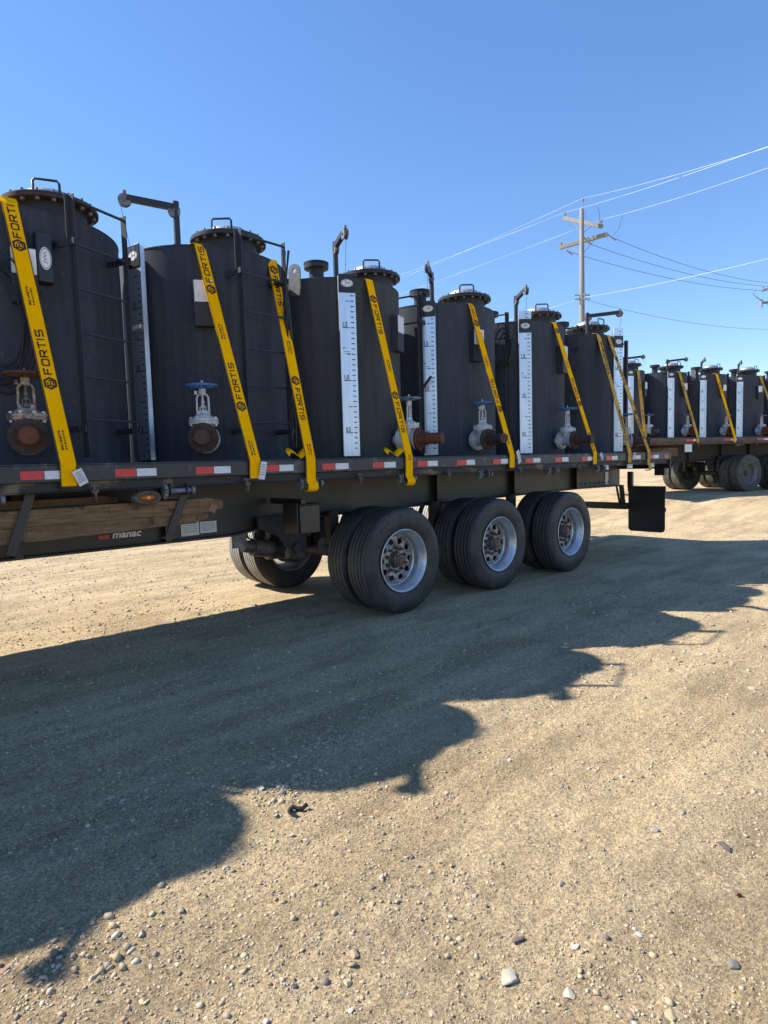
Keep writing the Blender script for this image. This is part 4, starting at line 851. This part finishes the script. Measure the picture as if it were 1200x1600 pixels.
def lid(parent, c, ridge_rot=0.0, hr=-1.3, rust=False):
    e = empty('manway_lid', (c[0], c[1], 0), parent=parent)
    mb = MB(); mb.lathe([(.252, ZT - .01), (.262, ZT + .004), (.252, ZT + .012), (.252, ZT + 0.200)], 56); mb.build('neck', M['fitting'], e, 50)
    mb = MB(); mb.lathe([(.252, ZT + 0.190), (.335, ZT + 0.191), (.336, ZT + 0.211), (.25, ZT + 0.212)], 64); mb.build('flange', M['rust_dark'] if rust else M['fitting'], e, 30)
    mb = MB(); mb.lathe([(.0005, ZT + 0.233), (.27, ZT + 0.233), (.326, ZT + 0.231), (.330, ZT + 0.227), (.330, ZT + 0.215), (.0005, ZT + 0.214)], 64); mb.build('cover', M['fitting'], e, 30)
    mb = MB(); mb.lathe([(.190, ZT + .232), (.198, ZT + .262), (.192, ZT + .288), (.165, ZT + .315), (.11, ZT + .334), (.04, ZT + .342), (.0005, ZT + .343)], 40); mb.build('dome', M['galv'], e, 60)
    mb = MB()
    for k in range(18):
        t = 2 * PI * k / 18; q = (math.cos(t) * .300, math.sin(t) * .300); mb.cyl((q[0], q[1], ZT + 0.227), (q[0], q[1], ZT + 0.255), .011, 6); mb.cyl((q[0], q[1], ZT + 0.170), (q[0], q[1], ZT + 0.192), .016, 8); 
    mb.build('flange_bolts', M['fitting_light'], e, 30)
    h = []; 
    for (u_, z) in ((-.085, .227), (-.085, .325), (-.07, .342), (.07, .342), (.085, .325), (.085, .227)):
        h.append((math.cos(hr) * .235 - math.sin(hr) * u_, math.sin(hr) * .235 + math.cos(hr) * u_, ZT + z))
    mb = MB(); mb.tube(h, .0095, 8); mb.build('handle', M['fitting'], e, 40)
    mb = MB(); t = hr + 2.2; mb.box((math.cos(t) * .24, math.sin(t) * .24, ZT + 0.265), (.05, .02, .07), None); mb.box((math.cos(t) * .27, math.sin(t) * .27, ZT + 0.250), (.02, .08, .03)); mb.build('lid_clamp', M['fitting_light'], e, 30)
    return e
def vent(parent, c, h=.21):
    mb = MB(); mb.lathe([(.075, ZT - .01), (.075, ZT + h - .04), (.078, ZT + h - .03), (.125, ZT + h - .025), (.128, ZT + h + .015), (.120, ZT + h + .02), (.0005, ZT + h + .02)], 36, Matrix.Translation((c[0], c[1], 0)))
    mb.lathe([(.128, ZT + h + .022), (.128, ZT + h + .034), (.0005, ZT + h + .036)], 36, Matrix.Translation((c[0], c[1], 0))); return mb.build('vent_nozzle', M['fitting'], parent, 40)
def lug(parent, a):
    X = radial(a); mb = MB(); n = 14; R = .065; prof = [(-R, -.14), (R, -.14)] + [(R * math.cos(t), R * math.sin(t) + .10) for t in np.linspace(0, PI, n)]
    hole = [(.024 * math.cos(t), .024 * math.sin(t) + .10) for t in np.linspace(0, 2 * PI, n, endpoint=False)]
    # plate with a true hole: ring of quads between an outline sampled by angle and the hole
    N = 32; outl = []; ho = []
    for k in range(N):
        t = 2 * PI * k / N; dx, dz = math.cos(t), math.sin(t)
        if dz >= 0: p = (R * dx, R * dz)
        else:
            s = min(R / abs(dx) if abs(dx) > 1e-6 else 9, .24 / abs(dz)); p = (dx * s, dz * s)
        outl.append(p); ho.append((.024 * dx, .024 * dz))
    zc = ZT + .08
    for s in (0,):
        vs = [(p[0], -RT_ - .004, zc + p[1]) for p in outl] + [(p[0], -RT_ - .004, zc + p[1]) for p in ho] + [(p[0], -RT_ - .022, zc + p[1]) for p in outl] + [(p[0], -RT_ - .022, zc + p[1]) for p in ho]
        fs = []
        for k in range(N):
            j = (k + 1) % N; fs += [(k, j, N + j, N + k), (2 * N + j, 2 * N + k, 3 * N + k, 3 * N + j), (k, 2 * N + k, 2 * N + j, j), (N + j, 3 * N + j, 3 * N + k, N + k)]
        mb.add([X @ Vector(v) for v in vs], fs)
    return mb.build('lifting_lug', M['fitting_light'], parent, 35)
def coil(parent, a, z, r=.73, n=5, R=.22, seed=0, elong=1.5):
    random.seed(seed); X = radial(a); mb = MB()
    for k in range(n):
        rr = R * random.uniform(.8, 1.15); ox = random.uniform(-.03, .03); oz = random.uniform(-.05, .05); y = -r - .03 - .012 * k
        mb.tube([X @ Vector((ox + rr * .75 * math.cos(t), y + .01 * math.sin(3 * t), z + oz - .1 + rr * elong * math.sin(t))) for t in np.linspace(0, 2 * PI, 28, endpoint=False)], .006, 6, True)
    return mb.build('cable_coil', M['hose'], parent, 40)
def strand(parent, a, r, z0, z1, n=4, seed=1):
    random.seed(seed); mb = MB()
    for k in range(n):
        pts = [(*V2(a + random.uniform(-.03, .03), r + random.uniform(-.02, .03)), z1 + (z0 - z1) * j / 7) for j in range(8)]; mb.tube(pts, .008, 6)
    return mb.build('hanging_cable', M['hose'], parent, 40)

D = math.radians
def make_tank(x, y, kind, v, label, m='tank', valve_style=0, ruler=None, ladder_a=None, lid_a=None, lid_r=.30, vent_a=None, lug_a=None, box=True, opts=(), parent=None, ladder_face=0, ruler_face=0, up=0, davit_a=None, group='dark steel tanks strapped to the flatbed trailers', handle=-1.3):
    root = empty('storage_tank', (x, y, 0)); tag(root, label, 'tank', group); v = D(v)
    ph = x * 3.7
    def wob(a, z): return .0035 * noise.noise(Vector((math.cos(a) * 2 + ph, math.sin(a) * 2, z * 1.6))) + .0022 * math.sin(a * 2 + ph)
    prof = [(.70, ZB), (RT_ + .012, ZB), (RT_ + .012, ZB + .012), (RT_, ZB + .014)] + [(RT_, ZB + .014 + (ZT - ZB - .026) * k / 22) for k in range(1, 23)] + [(RT_ + .004, ZT - .008), (RT_ + .003, ZT), (RT_ - .006, ZT + .003)]
    mb = MB(); mb.lathe(prof, 96, None, wob); mb.lathe([(RT_ - .006, ZT + .003), (.4, ZT + .005), (.0005, ZT + .006)], 96); mb.build('shell', M[m], root, 40)
    # weld seam up the shell and one around it
    mb = MB(); sa = v + 2.1; mb.tube([(*V2(sa, RT_ + .001), ZB + .02 + (ZT - ZB - .04) * k / 12) for k in range(13)], .005, 6); mb.build('weld_seam', M[m], root, 40)
    la = (lid_a if lid_a is not None else math.degrees(v) + 57); c = V2(D(la), lid_r); lid(root, c, hr=handle, rust=valve_style == 1)
    vs_ = [(M['blue'], M['valve'], M['rust_dark'], M['rust_dark']), (M['rust'], M['valve_old'], M['rust_dark'], M['rust']), (M['greyblue'], M['valve'], M['rust'], M['rust'])][valve_style]
    pl = .25 if 'longpipe' in opts else .13
    gate_valve(root, v, 1.70, *vs_, pipelen=pl)
    ra = D(ruler) if ruler is not None else v - D(43)
    gauge_board(root, ra, face=D(ruler_face), up=up, dark='dark' in opts); davit(root, davit_a if isinstance(davit_a, tuple) else D(davit_a) if davit_a is not None else ra)
    if ladder_a is not None: ladder(root, D(ladder_a), face=D(ladder_face), rungs=6)
    if vent_a is not None: vent(root, V2(D(vent_a), .38))
    if lug_a is not None: lug(root, D(lug_a))
    if box: paper_box(root, v + (D(3) if 'boxshift' not in opts else D(8)), 2.81)
    return root
G1 = 'dark steel tanks strapped to the flatbed trailers'
T = {}
T[1] = make_tank(1.27, 1.2, 'A', -103, 'large dark tank cut by the left edge of the photo, with rusty valve wheel', 'tank', 1, ruler=-160, ladder_a=-67, vent_a=150, lid_a=-45, lid_r=.29, handle=-1.9, davit_a=((-.22, -.36), (-.45, -.50)))
T[2] = make_tank(2.82, 1.2, 'A', -121, 'second dark tank from the left, bright blue valve wheel facing front beside its ladder', 'tank', 0, ruler=-160, ruler_face=-8, ladder_a=-85, vent_a=95, lid_a=-64, lid_r=.28, opts=('dark',), davit_a=((-.45, -.44), (-.79, -.28)), handle=-2.3)
T[3] = make_tank(4.30, 1.2, 'B', -70, 'olive-grey tank with a lifting lug at its left and white gauge board facing front', 'tank_olive', 2, ruler=-117, vent_a=-150, lug_a=-156, lid_a=-26, lid_r=.44, davit_a=((-.32, -.50), (-.42, -.77)), opts=('longpipe',), ladder_a=165, handle=-2.2)
T[4] = make_tank(5.95, 1.2, 'B', -102, 'fourth dark tank from the left, a dark stick across its white gauge board', 'tank_grey', 0, ruler=-143, vent_a=-165, lid_a=-34, lid_r=.38, davit_a=((-.46, -.38), (-.67, -.52)), opts=('longpipe',), ladder_a=-163, handle=-2.3)
T[5] = make_tank(7.54, 1.2, 'B', -90, 'fifth dark tank from the left, black cable bundled round its ladder', 'tank_grey', 0, ruler=-131, vent_a=165, lid_a=-34, lid_r=.40, davit_a=((-.38, -.36), (-.56, -.64)), opts=('longpipe', 'boxshift'), ladder_a=-162, up=.12, handle=-2.3)
T[6] = make_tank(8.98, 1.2, 'B', -52, 'rearmost tank on the near trailer, held by two faded straps', 'tank', 0, ruler=-76, ruler_face=-38, vent_a=-160, lid_a=-30, lid_r=.38, opts=('longpipe',), ladder_a=-153, up=.13, davit_a=((-.1, -.43), (.25, -.75)), handle=-1.6)
for k, x in enumerate((-.21, -1.68, -3.16)):
    t_ = make_tank(x, 1.2, 'A', -103 - 6 * k, ['dark steel tank just beyond the left edge, casting the lower left shadow', 'dark steel tank two places ahead of the leftmost tank in the photo', 'foremost dark steel tank, out of the photo on the left'][k], 'tank', 0, ruler=-160, vent_a=150, lid_a=-45, lid_r=.29, davit_a=((-.14, -.34), (-.40, -.54)))
# extras on single tanks
T[1].scale = (1, 1, .975); T[1].location.z = ZB * .025
coil(T[1], D(-113), 2.58, n=7, R=.24, seed=2, elong=1.6)
mb = MB(); X = radial(D(-91)); mb.box((0, -.775, 2.93), (.10, .09, .34), None); mb.v = [tuple(X @ Vector(p)) for p in mb.v]; mb.build('gauge_housing', M['black_gloss'], T[1], 30, .01)
mb = MB(); place(mb, disc2d(1, 32, .036, .075), (0, -.821, 2.92), (1, 0, 0), (0, 0, 1), .001); mb.v = [tuple(X @ Vector(p)) for p in mb.v]; mb.build('oval_badge', M['white'], T[1], 0)
mb = MB(); place(mb, ring2d(1, .92, 32, 0, .032, .068), (0, -.821, 2.92), (1, 0, 0), (0, 0, 1), .002); vs, fs = text_mesh('JWI'); place(mb, (vs, fs), (.014, -.821, 2.885), (0, 0, 1), (-1, 0, 0), .002, (0, -1, 0), (.075, .028)); mb.v = [tuple(X @ Vector(p)) for p in mb.v]; mb.build('badge_print', M['badge_ink'], T[1], 0)
strand(T[2], D(-70.5), .93, 1.62, 3.30, 5, 4)
coil(T[5], D(-150), 3.02, r=.88, n=6, R=.13, seed=8, elong=1.9)
mb = MB(); mb.cyl((*V2(D(-150), .86), 2.26), (*V2(D(-141), .93), 2.42), .014, 10); mb.build('dark_stick', M['hose'], T[4], 30)
mb = MB(); mb.bar((.555, -.72, 1.6), (.555, -.72, 3.26), .045, .045); mb.cyl((.555, -.72, 3.21), (.46, -.68, 3.20), .012, 8); mb.build('guide_post', M['fitting'], T[6], 30)
# far trailer's tanks
def far_tank(lx, v, ruler, label, m, style, **kw):
    r = make_tank(lx, 1.2, 'B', v, label, m, style, ruler=ruler, vent_a=kw.pop('vent', -150), lid_a=-20, lid_r=.36, **kw)
    r.matrix_world = T2 @ Matrix.Translation((lx, 1.2, 0)); return r
far_tank(-3.78, -69, -107, 'first tank of the far trailer, showing just behind the two faded straps', 'tank_grey', 0, davit_a=((-.1, -.4), (.33, -.62)))
far_tank(-2.22, -83, -114, 'far trailer tank whose thin davit arm points right, left of the lug', 'tank', 2, davit_a=((-.1, -.4), (.33, -.62)))
far_tank(-.65, -88, -131, 'far trailer tank with a lug and the brightest yellow strap', 'tank_grey', 2, lug_a=-150, ladder_a=-170)
far_tank(.93, -95, -135, 'far trailer tank beneath the pale sunlit blue-grey shell at the right edge', 'tank_grey', 2, ladder_a=-170)
far_tank(2.50, -95, -135, 'far trailer tank mostly cut off by the right edge, rusty pipe at its foot', 'tank', 1, ladder_a=-170)

# ================================================================== STRAPS
def strap(top, tank_c, bx, label, marks=(), old=False, w_=.102, bottom=1.372, X0=None, wrap=False, tagp=None, name='ratchet_strap'):
    root = empty(name, (0, 0, 0)); tag(root, label, 'strap', 'yellow cargo straps over the tanks')
    mt = M['strap_old'] if old else M['strap']; A = Vector(top); Bp = Vector((bx, -.012, DECK + .008)); Cc = Vector((bx, -.014, bottom))
    d = (Bp - A).normalized(); ux = Vector((1, 0, 0)); ux = (ux - d * ux.dot(d)).normalized(); nrm = ux.cross(d).normalized()
    if nrm.y > 0: nrm = -nrm
    mb = MB(); th = .003
    path = [(Vector((A.x - (bx - A.x) * .4, 2.05, ZT + .010)), Vector((1, 0, 0)), Vector((0, 0, 1)))]
    path.append((Vector((A.x, A.y + .05, ZT + .012)), Vector((1, 0, 0)), Vector((0, 0, 1)))); path.append((A + Vector((0, -.004, .010)), ux, (nrm + Vector((0, 0, 1))).normalized()))
    n = 14
    for k in range(1, n + 1):
        t = k / n; p = A.lerp(Bp, t) + nrm * .006; tw = .05 * math.sin(t * 9 + bx * 3) * math.sin(PI * t)
        u_ = (ux + nrm * tw).normalized(); path.append((p, u_, nrm))
    path.append((Cc, Vector((1, 0, 0)), Vector((0, -1, 0))))
    ring = []
    for p, u_, nn in path: ring += [p - u_ * w_ / 2 + nn * th / 2, p + u_ * w_ / 2 + nn * th / 2, p + u_ * w_ / 2 - nn * th / 2, p - u_ * w_ / 2 - nn * th / 2]
    fs = []
    for i in range(len(path) - 1):
        for k in range(4): fs.append((i * 4 + k, i * 4 + (k + 1) % 4, i * 4 + 4 + (k + 1) % 4, i * 4 + 4 + k))
    fs += [(3, 2, 1, 0), tuple(len(ring) - 4 + k for k in range(4))]
    mb.add(ring, fs); mb.build('webbing', mt, root, 30)
    mb = MB()
    for s in (-1, 1):
        for (p, u_, nn), (p2, u2, n2) in zip(path[2:-1], path[3:]):
            a = p + u_ * s * (w_ / 2 - .003) + nn * (th / 2 + .0006); b = p2 + u2 * s * (w_ / 2 - .003) + n2 * (th / 2 + .0006)
            mb.add([a - u_ * .003, a + u_ * .003, b + u2 * .003, b - u2 * .003], [(0, 1, 2, 3)])
    mb.build('edge_stitching', M['strap_edge'], root, 0)
    L = (Bp - A).length
    for kind, t, up, ln in marks:
        # frame at fraction t; up=+1 text reads upward, -1 downward
        o = A.lerp(Bp, t) + nrm * (.006 + th / 2 + .0022); run = -d if up > 0 else d; hgt = -ux if up > 0 else ux
        mb = MB()
        if kind == 'logo':
            R = w_ * .43; place(mb, ring2d(R, R * .68, 6, 0), o, run, hgt, 0, nrm)
            for st in (((-.38, -.42), (-.38, .36), (.1, .36)), ((-.38, -.02), (.30, -.02)), ((-.1, -.42), (.42, -.42), (.42, .1))):
                sv, sf = [], []
                for (p, q_) in zip(st[:-1], st[1:]):
                    dx, dy = q_[0] - p[0], q_[1] - p[1]; l = math.hypot(dx, dy); dx /= l; dy /= l; h = .085; k = len(sv)
                    sv += [((p[0] - dx * h - dy * h) * R, (p[1] - dy * h + dx * h) * R), ((p[0] - dx * h + dy * h) * R, (p[1] - dy * h - dx * h) * R), ((q_[0] + dx * h + dy * h) * R, (q_[1] + dy * h - dx * h) * R), ((q_[0] + dx * h - dy * h) * R, (q_[1] + dy * h + dx * h) * R)]; sf.append((k, k + 1, k + 2, k + 3))
                place(mb, (sv, sf), o, run, hgt, .0003, nrm)
            mb.build('logo', M['print'], root, 0)
        elif kind == 'word':
            H = w_ * .40; place(mb, strokes2d('FORTIS', ln, H, .0088), o - hgt * H / 2, run, hgt, 0, nrm); mb.build('lettering', M['print'], root, 0)
        elif kind == 'word5':
            H = w_ * .40; place(mb, strokes2d('FORTI', ln, H, .0088), o - hgt * H / 2, run, hgt, 0, nrm); mb.build('lettering', M['print'], root, 0)
        elif kind == 'truckers':
            H = w_ * .5; vs, fs = text_mesh('Truckers', .035); place(mb, (vs, fs), o - hgt * H / 2, run, hgt + run * .2, 0, nrm, (ln, H)); mb.build('lettering', M['print'], root, 0)
        elif kind == 'small':
            H = w_ * .15; vs, fs = text_mesh("BIG ANDY'S", .04); place(mb, (vs, fs), o + hgt * H * .4, run, hgt, 0, nrm, (ln, H))
            q_ = 0
            while q_ < ln * .95:
                l2 = random.uniform(.006, .02); place(mb, poly2d([(q_, -H * .9), (q_ + l2, -H * .9), (q_ + l2, -H * .35), (q_, -H * .35)]), o, run, hgt, 0, nrm); q_ += l2 + .006
            mb.build('small_print', M['print'], root, 0)
    # flat hook under the rail
    if wrap:
        mb = MB(); mb.tube([(bx + .0, -.014, bottom + .005), (bx, -.03, bottom - .03), (bx, .0, bottom - .06), (bx, .04, bottom - .05)], .004, 6)
        pr_ = [(-.016, bottom), (-.040, bottom - .025), (-.046, bottom - .055), (-.030, bottom - .082), (-.004, bottom - .090), (.03, bottom - .075)]
        mb = MB(); mb.add([(bx + s * w_ / 2, y, z) for y, z in pr_ for s in (-1, 1)], [(2 * i, 2 * i + 1, 2 * i + 3, 2 * i + 2) for i in range(len(pr_) - 1)]); mb.build('winch_wrap', mt, root, 60)
    else:
        mb = MB(); mb.box((bx, -.008, bottom - .006), (w_ * .95, .012, .012)); mb.box((bx, .018, bottom - .018), (w_ * .9, .05, .004)); mb.build('flat_hook', M['under'], root, 30)
    if tagp:
        mb = MB(); x, z, rot, wd, hg = tagp; R_ = Matrix.Translation((x, -.034, z)) @ Matrix.Rotation(rot, 4, 'Y') @ Matrix.Rotation(.15, 4, 'X'); n = 5
        mb.add([R_ @ Vector((s * wd / 2, -.006 * math.sin(PI * k / n), hg / 2 - hg * k / n)) for k in range(n + 1) for s in (-1, 1)], [(2 * k, 2 * k + 1, 2 * k + 3, 2 * k + 2) for k in range(n)]); tg = mb.build('care_tag', M['paper'], root, 60)
        mb = MB()
        for k in range(5): mb.add([R_ @ Vector((sx * wd * .36, -.0085, hg * .34 - hg * .14 * k + sz * .002)) for sx, sz in ((-1, -1), (1, -1), (1, 1), (-1, 1))], [(0, 1, 2, 3)])
        mb.build('tag_print', M['badge_ink'], tg, 0)
    return root
Wd = .27
strap((1.09, .485, ZT - .050), 1, 1.20, 'widest yellow strap over the leftmost tank, crossing the rusty valve, with white tag', [('logo', .165, 1, 0), ('word5', .135, 1, .235), ('small', .40, 1, .13), ('logo', .70, 1, 0), ('word', .665, 1, .30), ('small', .95, 1, .13)], tagp=(1.262, 1.425, -.45, .062, .105))
strap((2.46, .56, ZT - .008), 2, 2.545, 'yellow strap right of the bright blue valve wheel, twisted white tag at its foot', [('logo', .215, 1, 0), ('word', .18, 1, .31), ('small', .45, 1, .13), ('logo', .76, 1, 0), ('word', .725, 1, .30), ('small', .98, 1, .12)], tagp=(2.60, 1.43, .12, .055, .14))
strap((3.13, .54, ZT - .008), 2, 3.075, 'yellow strap passing behind the second tank ladder down to a winch', [('logo', .05, -1, 0), ('word', .085, -1, .28), ('small', .42, -1, .12), ('logo', .62, -1, 0), ('word', .66, -1, .28), ('small', .93, -1, .10)], bottom=1.33, wrap=True)
strap((4.21, .475, ZT - .008), 3, 4.225, 'yellow strap on the olive-grey tank running down beside the valve to a winch', [('logo', .11, -1, 0), ('word', .145, -1, .30), ('small', .46, -1, .12), ('logo', .66, -1, 0), ('word', .70, -1, .30), ('small', .99, -1, .05)], bottom=1.33, wrap=True)
strap((5.79, .49, ZT - .008), 4, 5.86, 'yellow strap on the fourth tank, rolled white tag hanging at its foot', [('word', .11, 1, .27), ('logo', .13, 1, 0), ('small', .42, 1, .12), ('logo', .70, 1, 0), ('word', .66, 1, .28), ('small', .93, 1, .11)], tagp=(5.96, 1.49, -.5, .06, .16))
strap((7.50, .47, ZT - .008), 5, 7.69, 'yellow strap on the fifth tank ending beside a folded white tag', [('logo', .06, 1, 0), ('small', .35, 1, .12), ('logo', .62, 1, 0), ('word', .58, 1, .28), ('word', .98, 1, .25)], tagp=(7.83, 1.47, -.9, .06, .12))
strap((8.74, .515, ZT - .008), 6, 8.66, 'dull faded strap with old dark lettering on the rearmost tank, left of its pair', [('truckers', .36, 1, .55), ('truckers', .92, 1, .5)], old=True, w_=.11, tagp=(8.75, 1.46, .1, .05, .10))
strap((8.96, .475, ZT - .008), 6, 9.26, 'worn yellow strap on the rearmost tank slanting to the tail, right of its pair', [('logo', .20, -1, 0), ('word', .26, -1, .30), ('logo', .66, -1, 0), ('word', .72, -1, .3)], old=True, bottom=1.33, wrap=True)
# slack loops of webbing on the deck edge
for (x, lab) in ((3.0, 'small crumpled end of yellow webbing on the deck edge right of the second tank'), (4.10, 'slack yellow webbing end curled on the deck edge below the grey valve wheel')):
    mb = MB(); ring = []
    for k in range(12):
        t = k / 11; p = Vector((x - .10 + .20 * t, .06 + .04 * math.sin(6 * t), DECK + .02 + .055 * abs(math.sin(5 * t + .4)) + .01)); ring += [p + Vector((0, -.03, -.02)), p + Vector((0, .03, .02))]
    mb.add(ring, [(2 * i, 2 * i + 1, 2 * i + 3, 2 * i + 2) for i in range(11)]); o = mb.build('loose_webbing', M['strap'], None, 60); md = o.modifiers.new('solid', 'SOLIDIFY'); md.thickness = .003; tag(o, lab, 'strap', 'loose webbing ends on the deck edge')
# far trailer straps
for (tx, bx, old, lab) in ((-3.72, -3.98, True, 'thin faded strap on the first far tank'), (-2.25, -2.12, True, 'brownish strap on the far tank whose davit points right'), (-.80, -.70, False, 'bright yellow strap on the far tank with the lug'), (.98, 1.30, True, 'pale dusty strap near the right edge of the far trailer')):
    cx = min([-3.78, -2.22, -.65, .93], key=lambda q: abs(q - tx)); yy = 1.2 - math.sqrt(max(.01, .73 ** 2 - (tx - cx) ** 2))
    s_ = strap((tx, yy, ZT - .008), 0, bx, lab, [('word', .30, 1, .30), ('word', .75, 1, .30)], old=old, bottom=1.38); s_.matrix_world = T2

# ================================================================== POLES AND WIRES
def pix(x, y, dist):      # point seen in a given direction from where the photographer stands
    return CAM_POS + (F + CR * ((x - 600) / CAM_F) - CU * ((y - 800) / CAM_F)) * dist
base = Vector((29.4, 12.75, 0)); 
def pz(y, off=0):
    q = pix(911, y, 32.0); return q.z
def utility_pole(b, h, label):
    root = empty('utility_pole', b); tag(root, label, 'utility pole', 'wooden utility poles'); return root
up = utility_pole(base, 13, 'tall grey wooden utility pole with two crossarms standing behind the far trailer')
zt = pz(335); 
mb = MB(); mb.lathe([(.19, -.5), (.17, 3), (.135, zt * .6), (.105, zt - .02), (.09, zt)], 20); mb.lathe([(.09, zt), (.0005, zt + .01)], 20); mb.build('pole_shaft', M['pole'], up, 40)
# crossarm directions: left and right ends as seen from the yard
def arm(z_l, z_r, xl, xr, skew, name='crossarm'):
    l = pix(xl, 0, 32 - skew); r = pix(xr, 0, 32 + skew); l.z = z_l; r.z = z_r
    return l - base, r - base
def Z(y, x=911, dist=32.): return pix(x, y, dist).z
a1 = (Vector((-1.02, .42, Z(345) )), Vector((1.0, -.30, Z(349))))
def at(x, y, dist): return pix(x, y, dist) - base
la, ra_ = at(881, 341, 33.0), at(941, 354, 31.3)
lb, rb = at(875, 387, 32.6), at(949, 366, 31.2)
for (l, r, nm) in ((la, ra_, 'upper'), (lb, rb, 'lower')):
    mb = MB(); mb.bar(l, r, .16, .19); mb.build('crossarm', M['pole'], up, 30, .01)
    mid = (l + r) / 2
    for k in (.25, .75):
        p = l.lerp(r, k); mb = MB(); mb.bar(p - Vector((0, 0, .07)), Vector((0, 0, mid.z - .85)), .03, .03); mb.build('brace', M['insul'], up, 30)
def insulator(p, parent, hang=0):
    mb = MB(); mb.lathe([(.015, 0), (.015, .10), (.07, .11), (.075, .14), (.05, .16), (.07, .19), (.06, .22), (.03, .25), (.0005, .26)], 14, Matrix.Translation(p)); return mb.build('insulator', M['insul'], parent, 40)
for p in (la, ra_, lb): insulator(p + Vector((0, 0, .06)) + (Vector((.1, 0, 0)) if p is not ra_ else Vector((-.1, 0, 0))), up)
mb = MB(); mb.cyl((.12, 0, zt - .6), (.12, 0, zt + .35), .02, 8); mb.build('top_pin', M['insul'], up, 40); insulator(Vector((.12, 0, zt + .30)), up)
for y_ in (464, 470): 
    mb = MB(); zz = Z(y_); mb.cyl((-.32, .25, zz), (.32, -.25, zz), .035, 8); mb.box((0, -.16, zz), (.14, .08, .1)); mb.build('line_clamp', M['insul'], up, 30)
wires = []
def wire(pts, r, m, label, sag=0.0, n=24):
    out = []
    for (a, b) in zip(pts[:-1], pts[1:]):
        for k in range(n): t = k / n; p = a.lerp(b, t); p = p - Vector((0, 0, sag * 4 * t * (1 - t))); out.append(p)
    out.append(pts[-1]); mb = MB(); mb.tube(out, r, 6); o = mb.build('power_line', m, None, 60); tag(o, label, 'power line', 'power lines at the utility pole'); return o
iL = base + la + Vector((.1, 0, .32)); iT = base + Vector((.12, 0, zt + .56)); iR = base + ra_ + Vector((-.1, 0, .32))
wire([pix(560, 452, 62), iL, pix(1290, 196, 17)], .006, M['wire'], 'upper of the two close pale wires rising to the right from the pole', .12)
wire([pix(560, 462, 62), iT, pix(1290, 201, 16.6)], .006, M['wire'], 'lower of the two close pale wires rising to the right from the pole top', .12)
wire([pix(560, 482, 60), iR, pix(1290, 230, 16.2)], .006, M['wire'], 'single pale wire leaving the right end of the upper crossarm', .12)
wire([pix(700, 525, 58), base + Vector((0, -.1, Z(468))), pix(1290, 382, 16.5)], .006, M['wire'], 'lone pale wire crossing low behind the davit arms', .10)
wire([base + rb + Vector((.35, -.1, -.12)), pix(1330, 432, 55)], .014, M['wire_dark'], 'highest of the three dark sagging wires right of the pole', 1.35)
wire([base + Vector((.4, -.1, Z(384))), pix(1330, 438, 55)], .014, M['wire_dark'], 'middle one of the three dark sagging wires right of the pole', 1.25)
wire([base + lb + Vector((.5, -.2, -.15)), pix(1330, 444, 55)], .014, M['wire_dark'], 'lowest of the three dark sagging wires right of the pole', 1.2)
wire([base + Vector((.3, -.1, Z(471))), pix(1330, 500, 55)], .010, M['wire_dark'], 'faint dark wire sagging low over the far tanks', 1.1)
for (p, q_, nm) in ((rb, Vector((.55, -.15, -.22)), 0), (Vector((.05, -.1, Z(378))), Vector((.5, -.1, -.25)), 0), (lb + Vector((.4, -.1, -.05)), Vector((.45, -.1, -.2)), 0)):
    mb = MB(); mb.cyl(p, p + q_, .035, 8); mb.build('strain_insulator', M['insul'], up, 40)
for (a_, b_) in ((at(858, 345, 34), at(873, 374, 33)), (at(934, 322, 30.5), at(937, 346, 31.3)), (at(973, 338, 29.5), at(958, 368, 31.0)), (at(914, 330, 32), at(914, 352, 32))):
    mb = MB(); mb.tube([a_, (a_ + b_) / 2 + Vector((.1, 0, -.1)), b_], .012, 6); mb.build('jumper_wire', M['wire_dark'], up, 60)
# second pole just beyond the right edge, its crossarm end shows
b2 = pix(1232, 600, 52); b2.z = 0
up2 = utility_pole(b2, 12, 'distant pole at the right edge of which only the crossarm tip shows')
def at2(x, y, d): return pix(x, y, d) - b2
mb = MB(); mb.lathe([(.19, -.5), (.15, 5), (.12, pix(1232, 440, 52).z)], 16); mb.build('pole_shaft', M['pole'], up2, 40)
mb = MB(); mb.bar(at2(1190, 474, 51), at2(1270, 458, 53), .13, .16); mb.build('crossarm', M['pole'], up2, 30)
insulator(at2(1192, 452, 51), up2)
mb = MB(); mb.cyl(at2(1190, 480, 51), at2(1190, 468, 51), .09, 8); mb.cyl(at2(1190, 455, 51), at2(1204, 449, 51), .09, 8); mb.build('strain_insulator', M['insul'], up2, 40)
mb = MB(); mb.tube([at2(1181, 453, 51), at2(1176, 459, 51), at2(1184, 466, 51), at2(1204, 478, 51)], .03, 6); mb.build('jumper_wire', M['wire_dark'], up2, 60)

# pieces of a few pixels that stay joined as one part each
TINY = ('flange_bolts', 'bonnet_bolts', 'lug_nuts', 'tick_marks', 'edge_stitching', 'saw_marks', 'numerals', 'badge_print', 'plate_print', 'tag_print', 'beam_bolts', 'small_print', 'cable_coil', 'hanging_cable', 'chalk_scribble', 'sheet_print')
for o in bpy.data.objects:
    if o.name.split('.')[0] in TINY and o.parent is not None: o['kind'] = 'stuff'
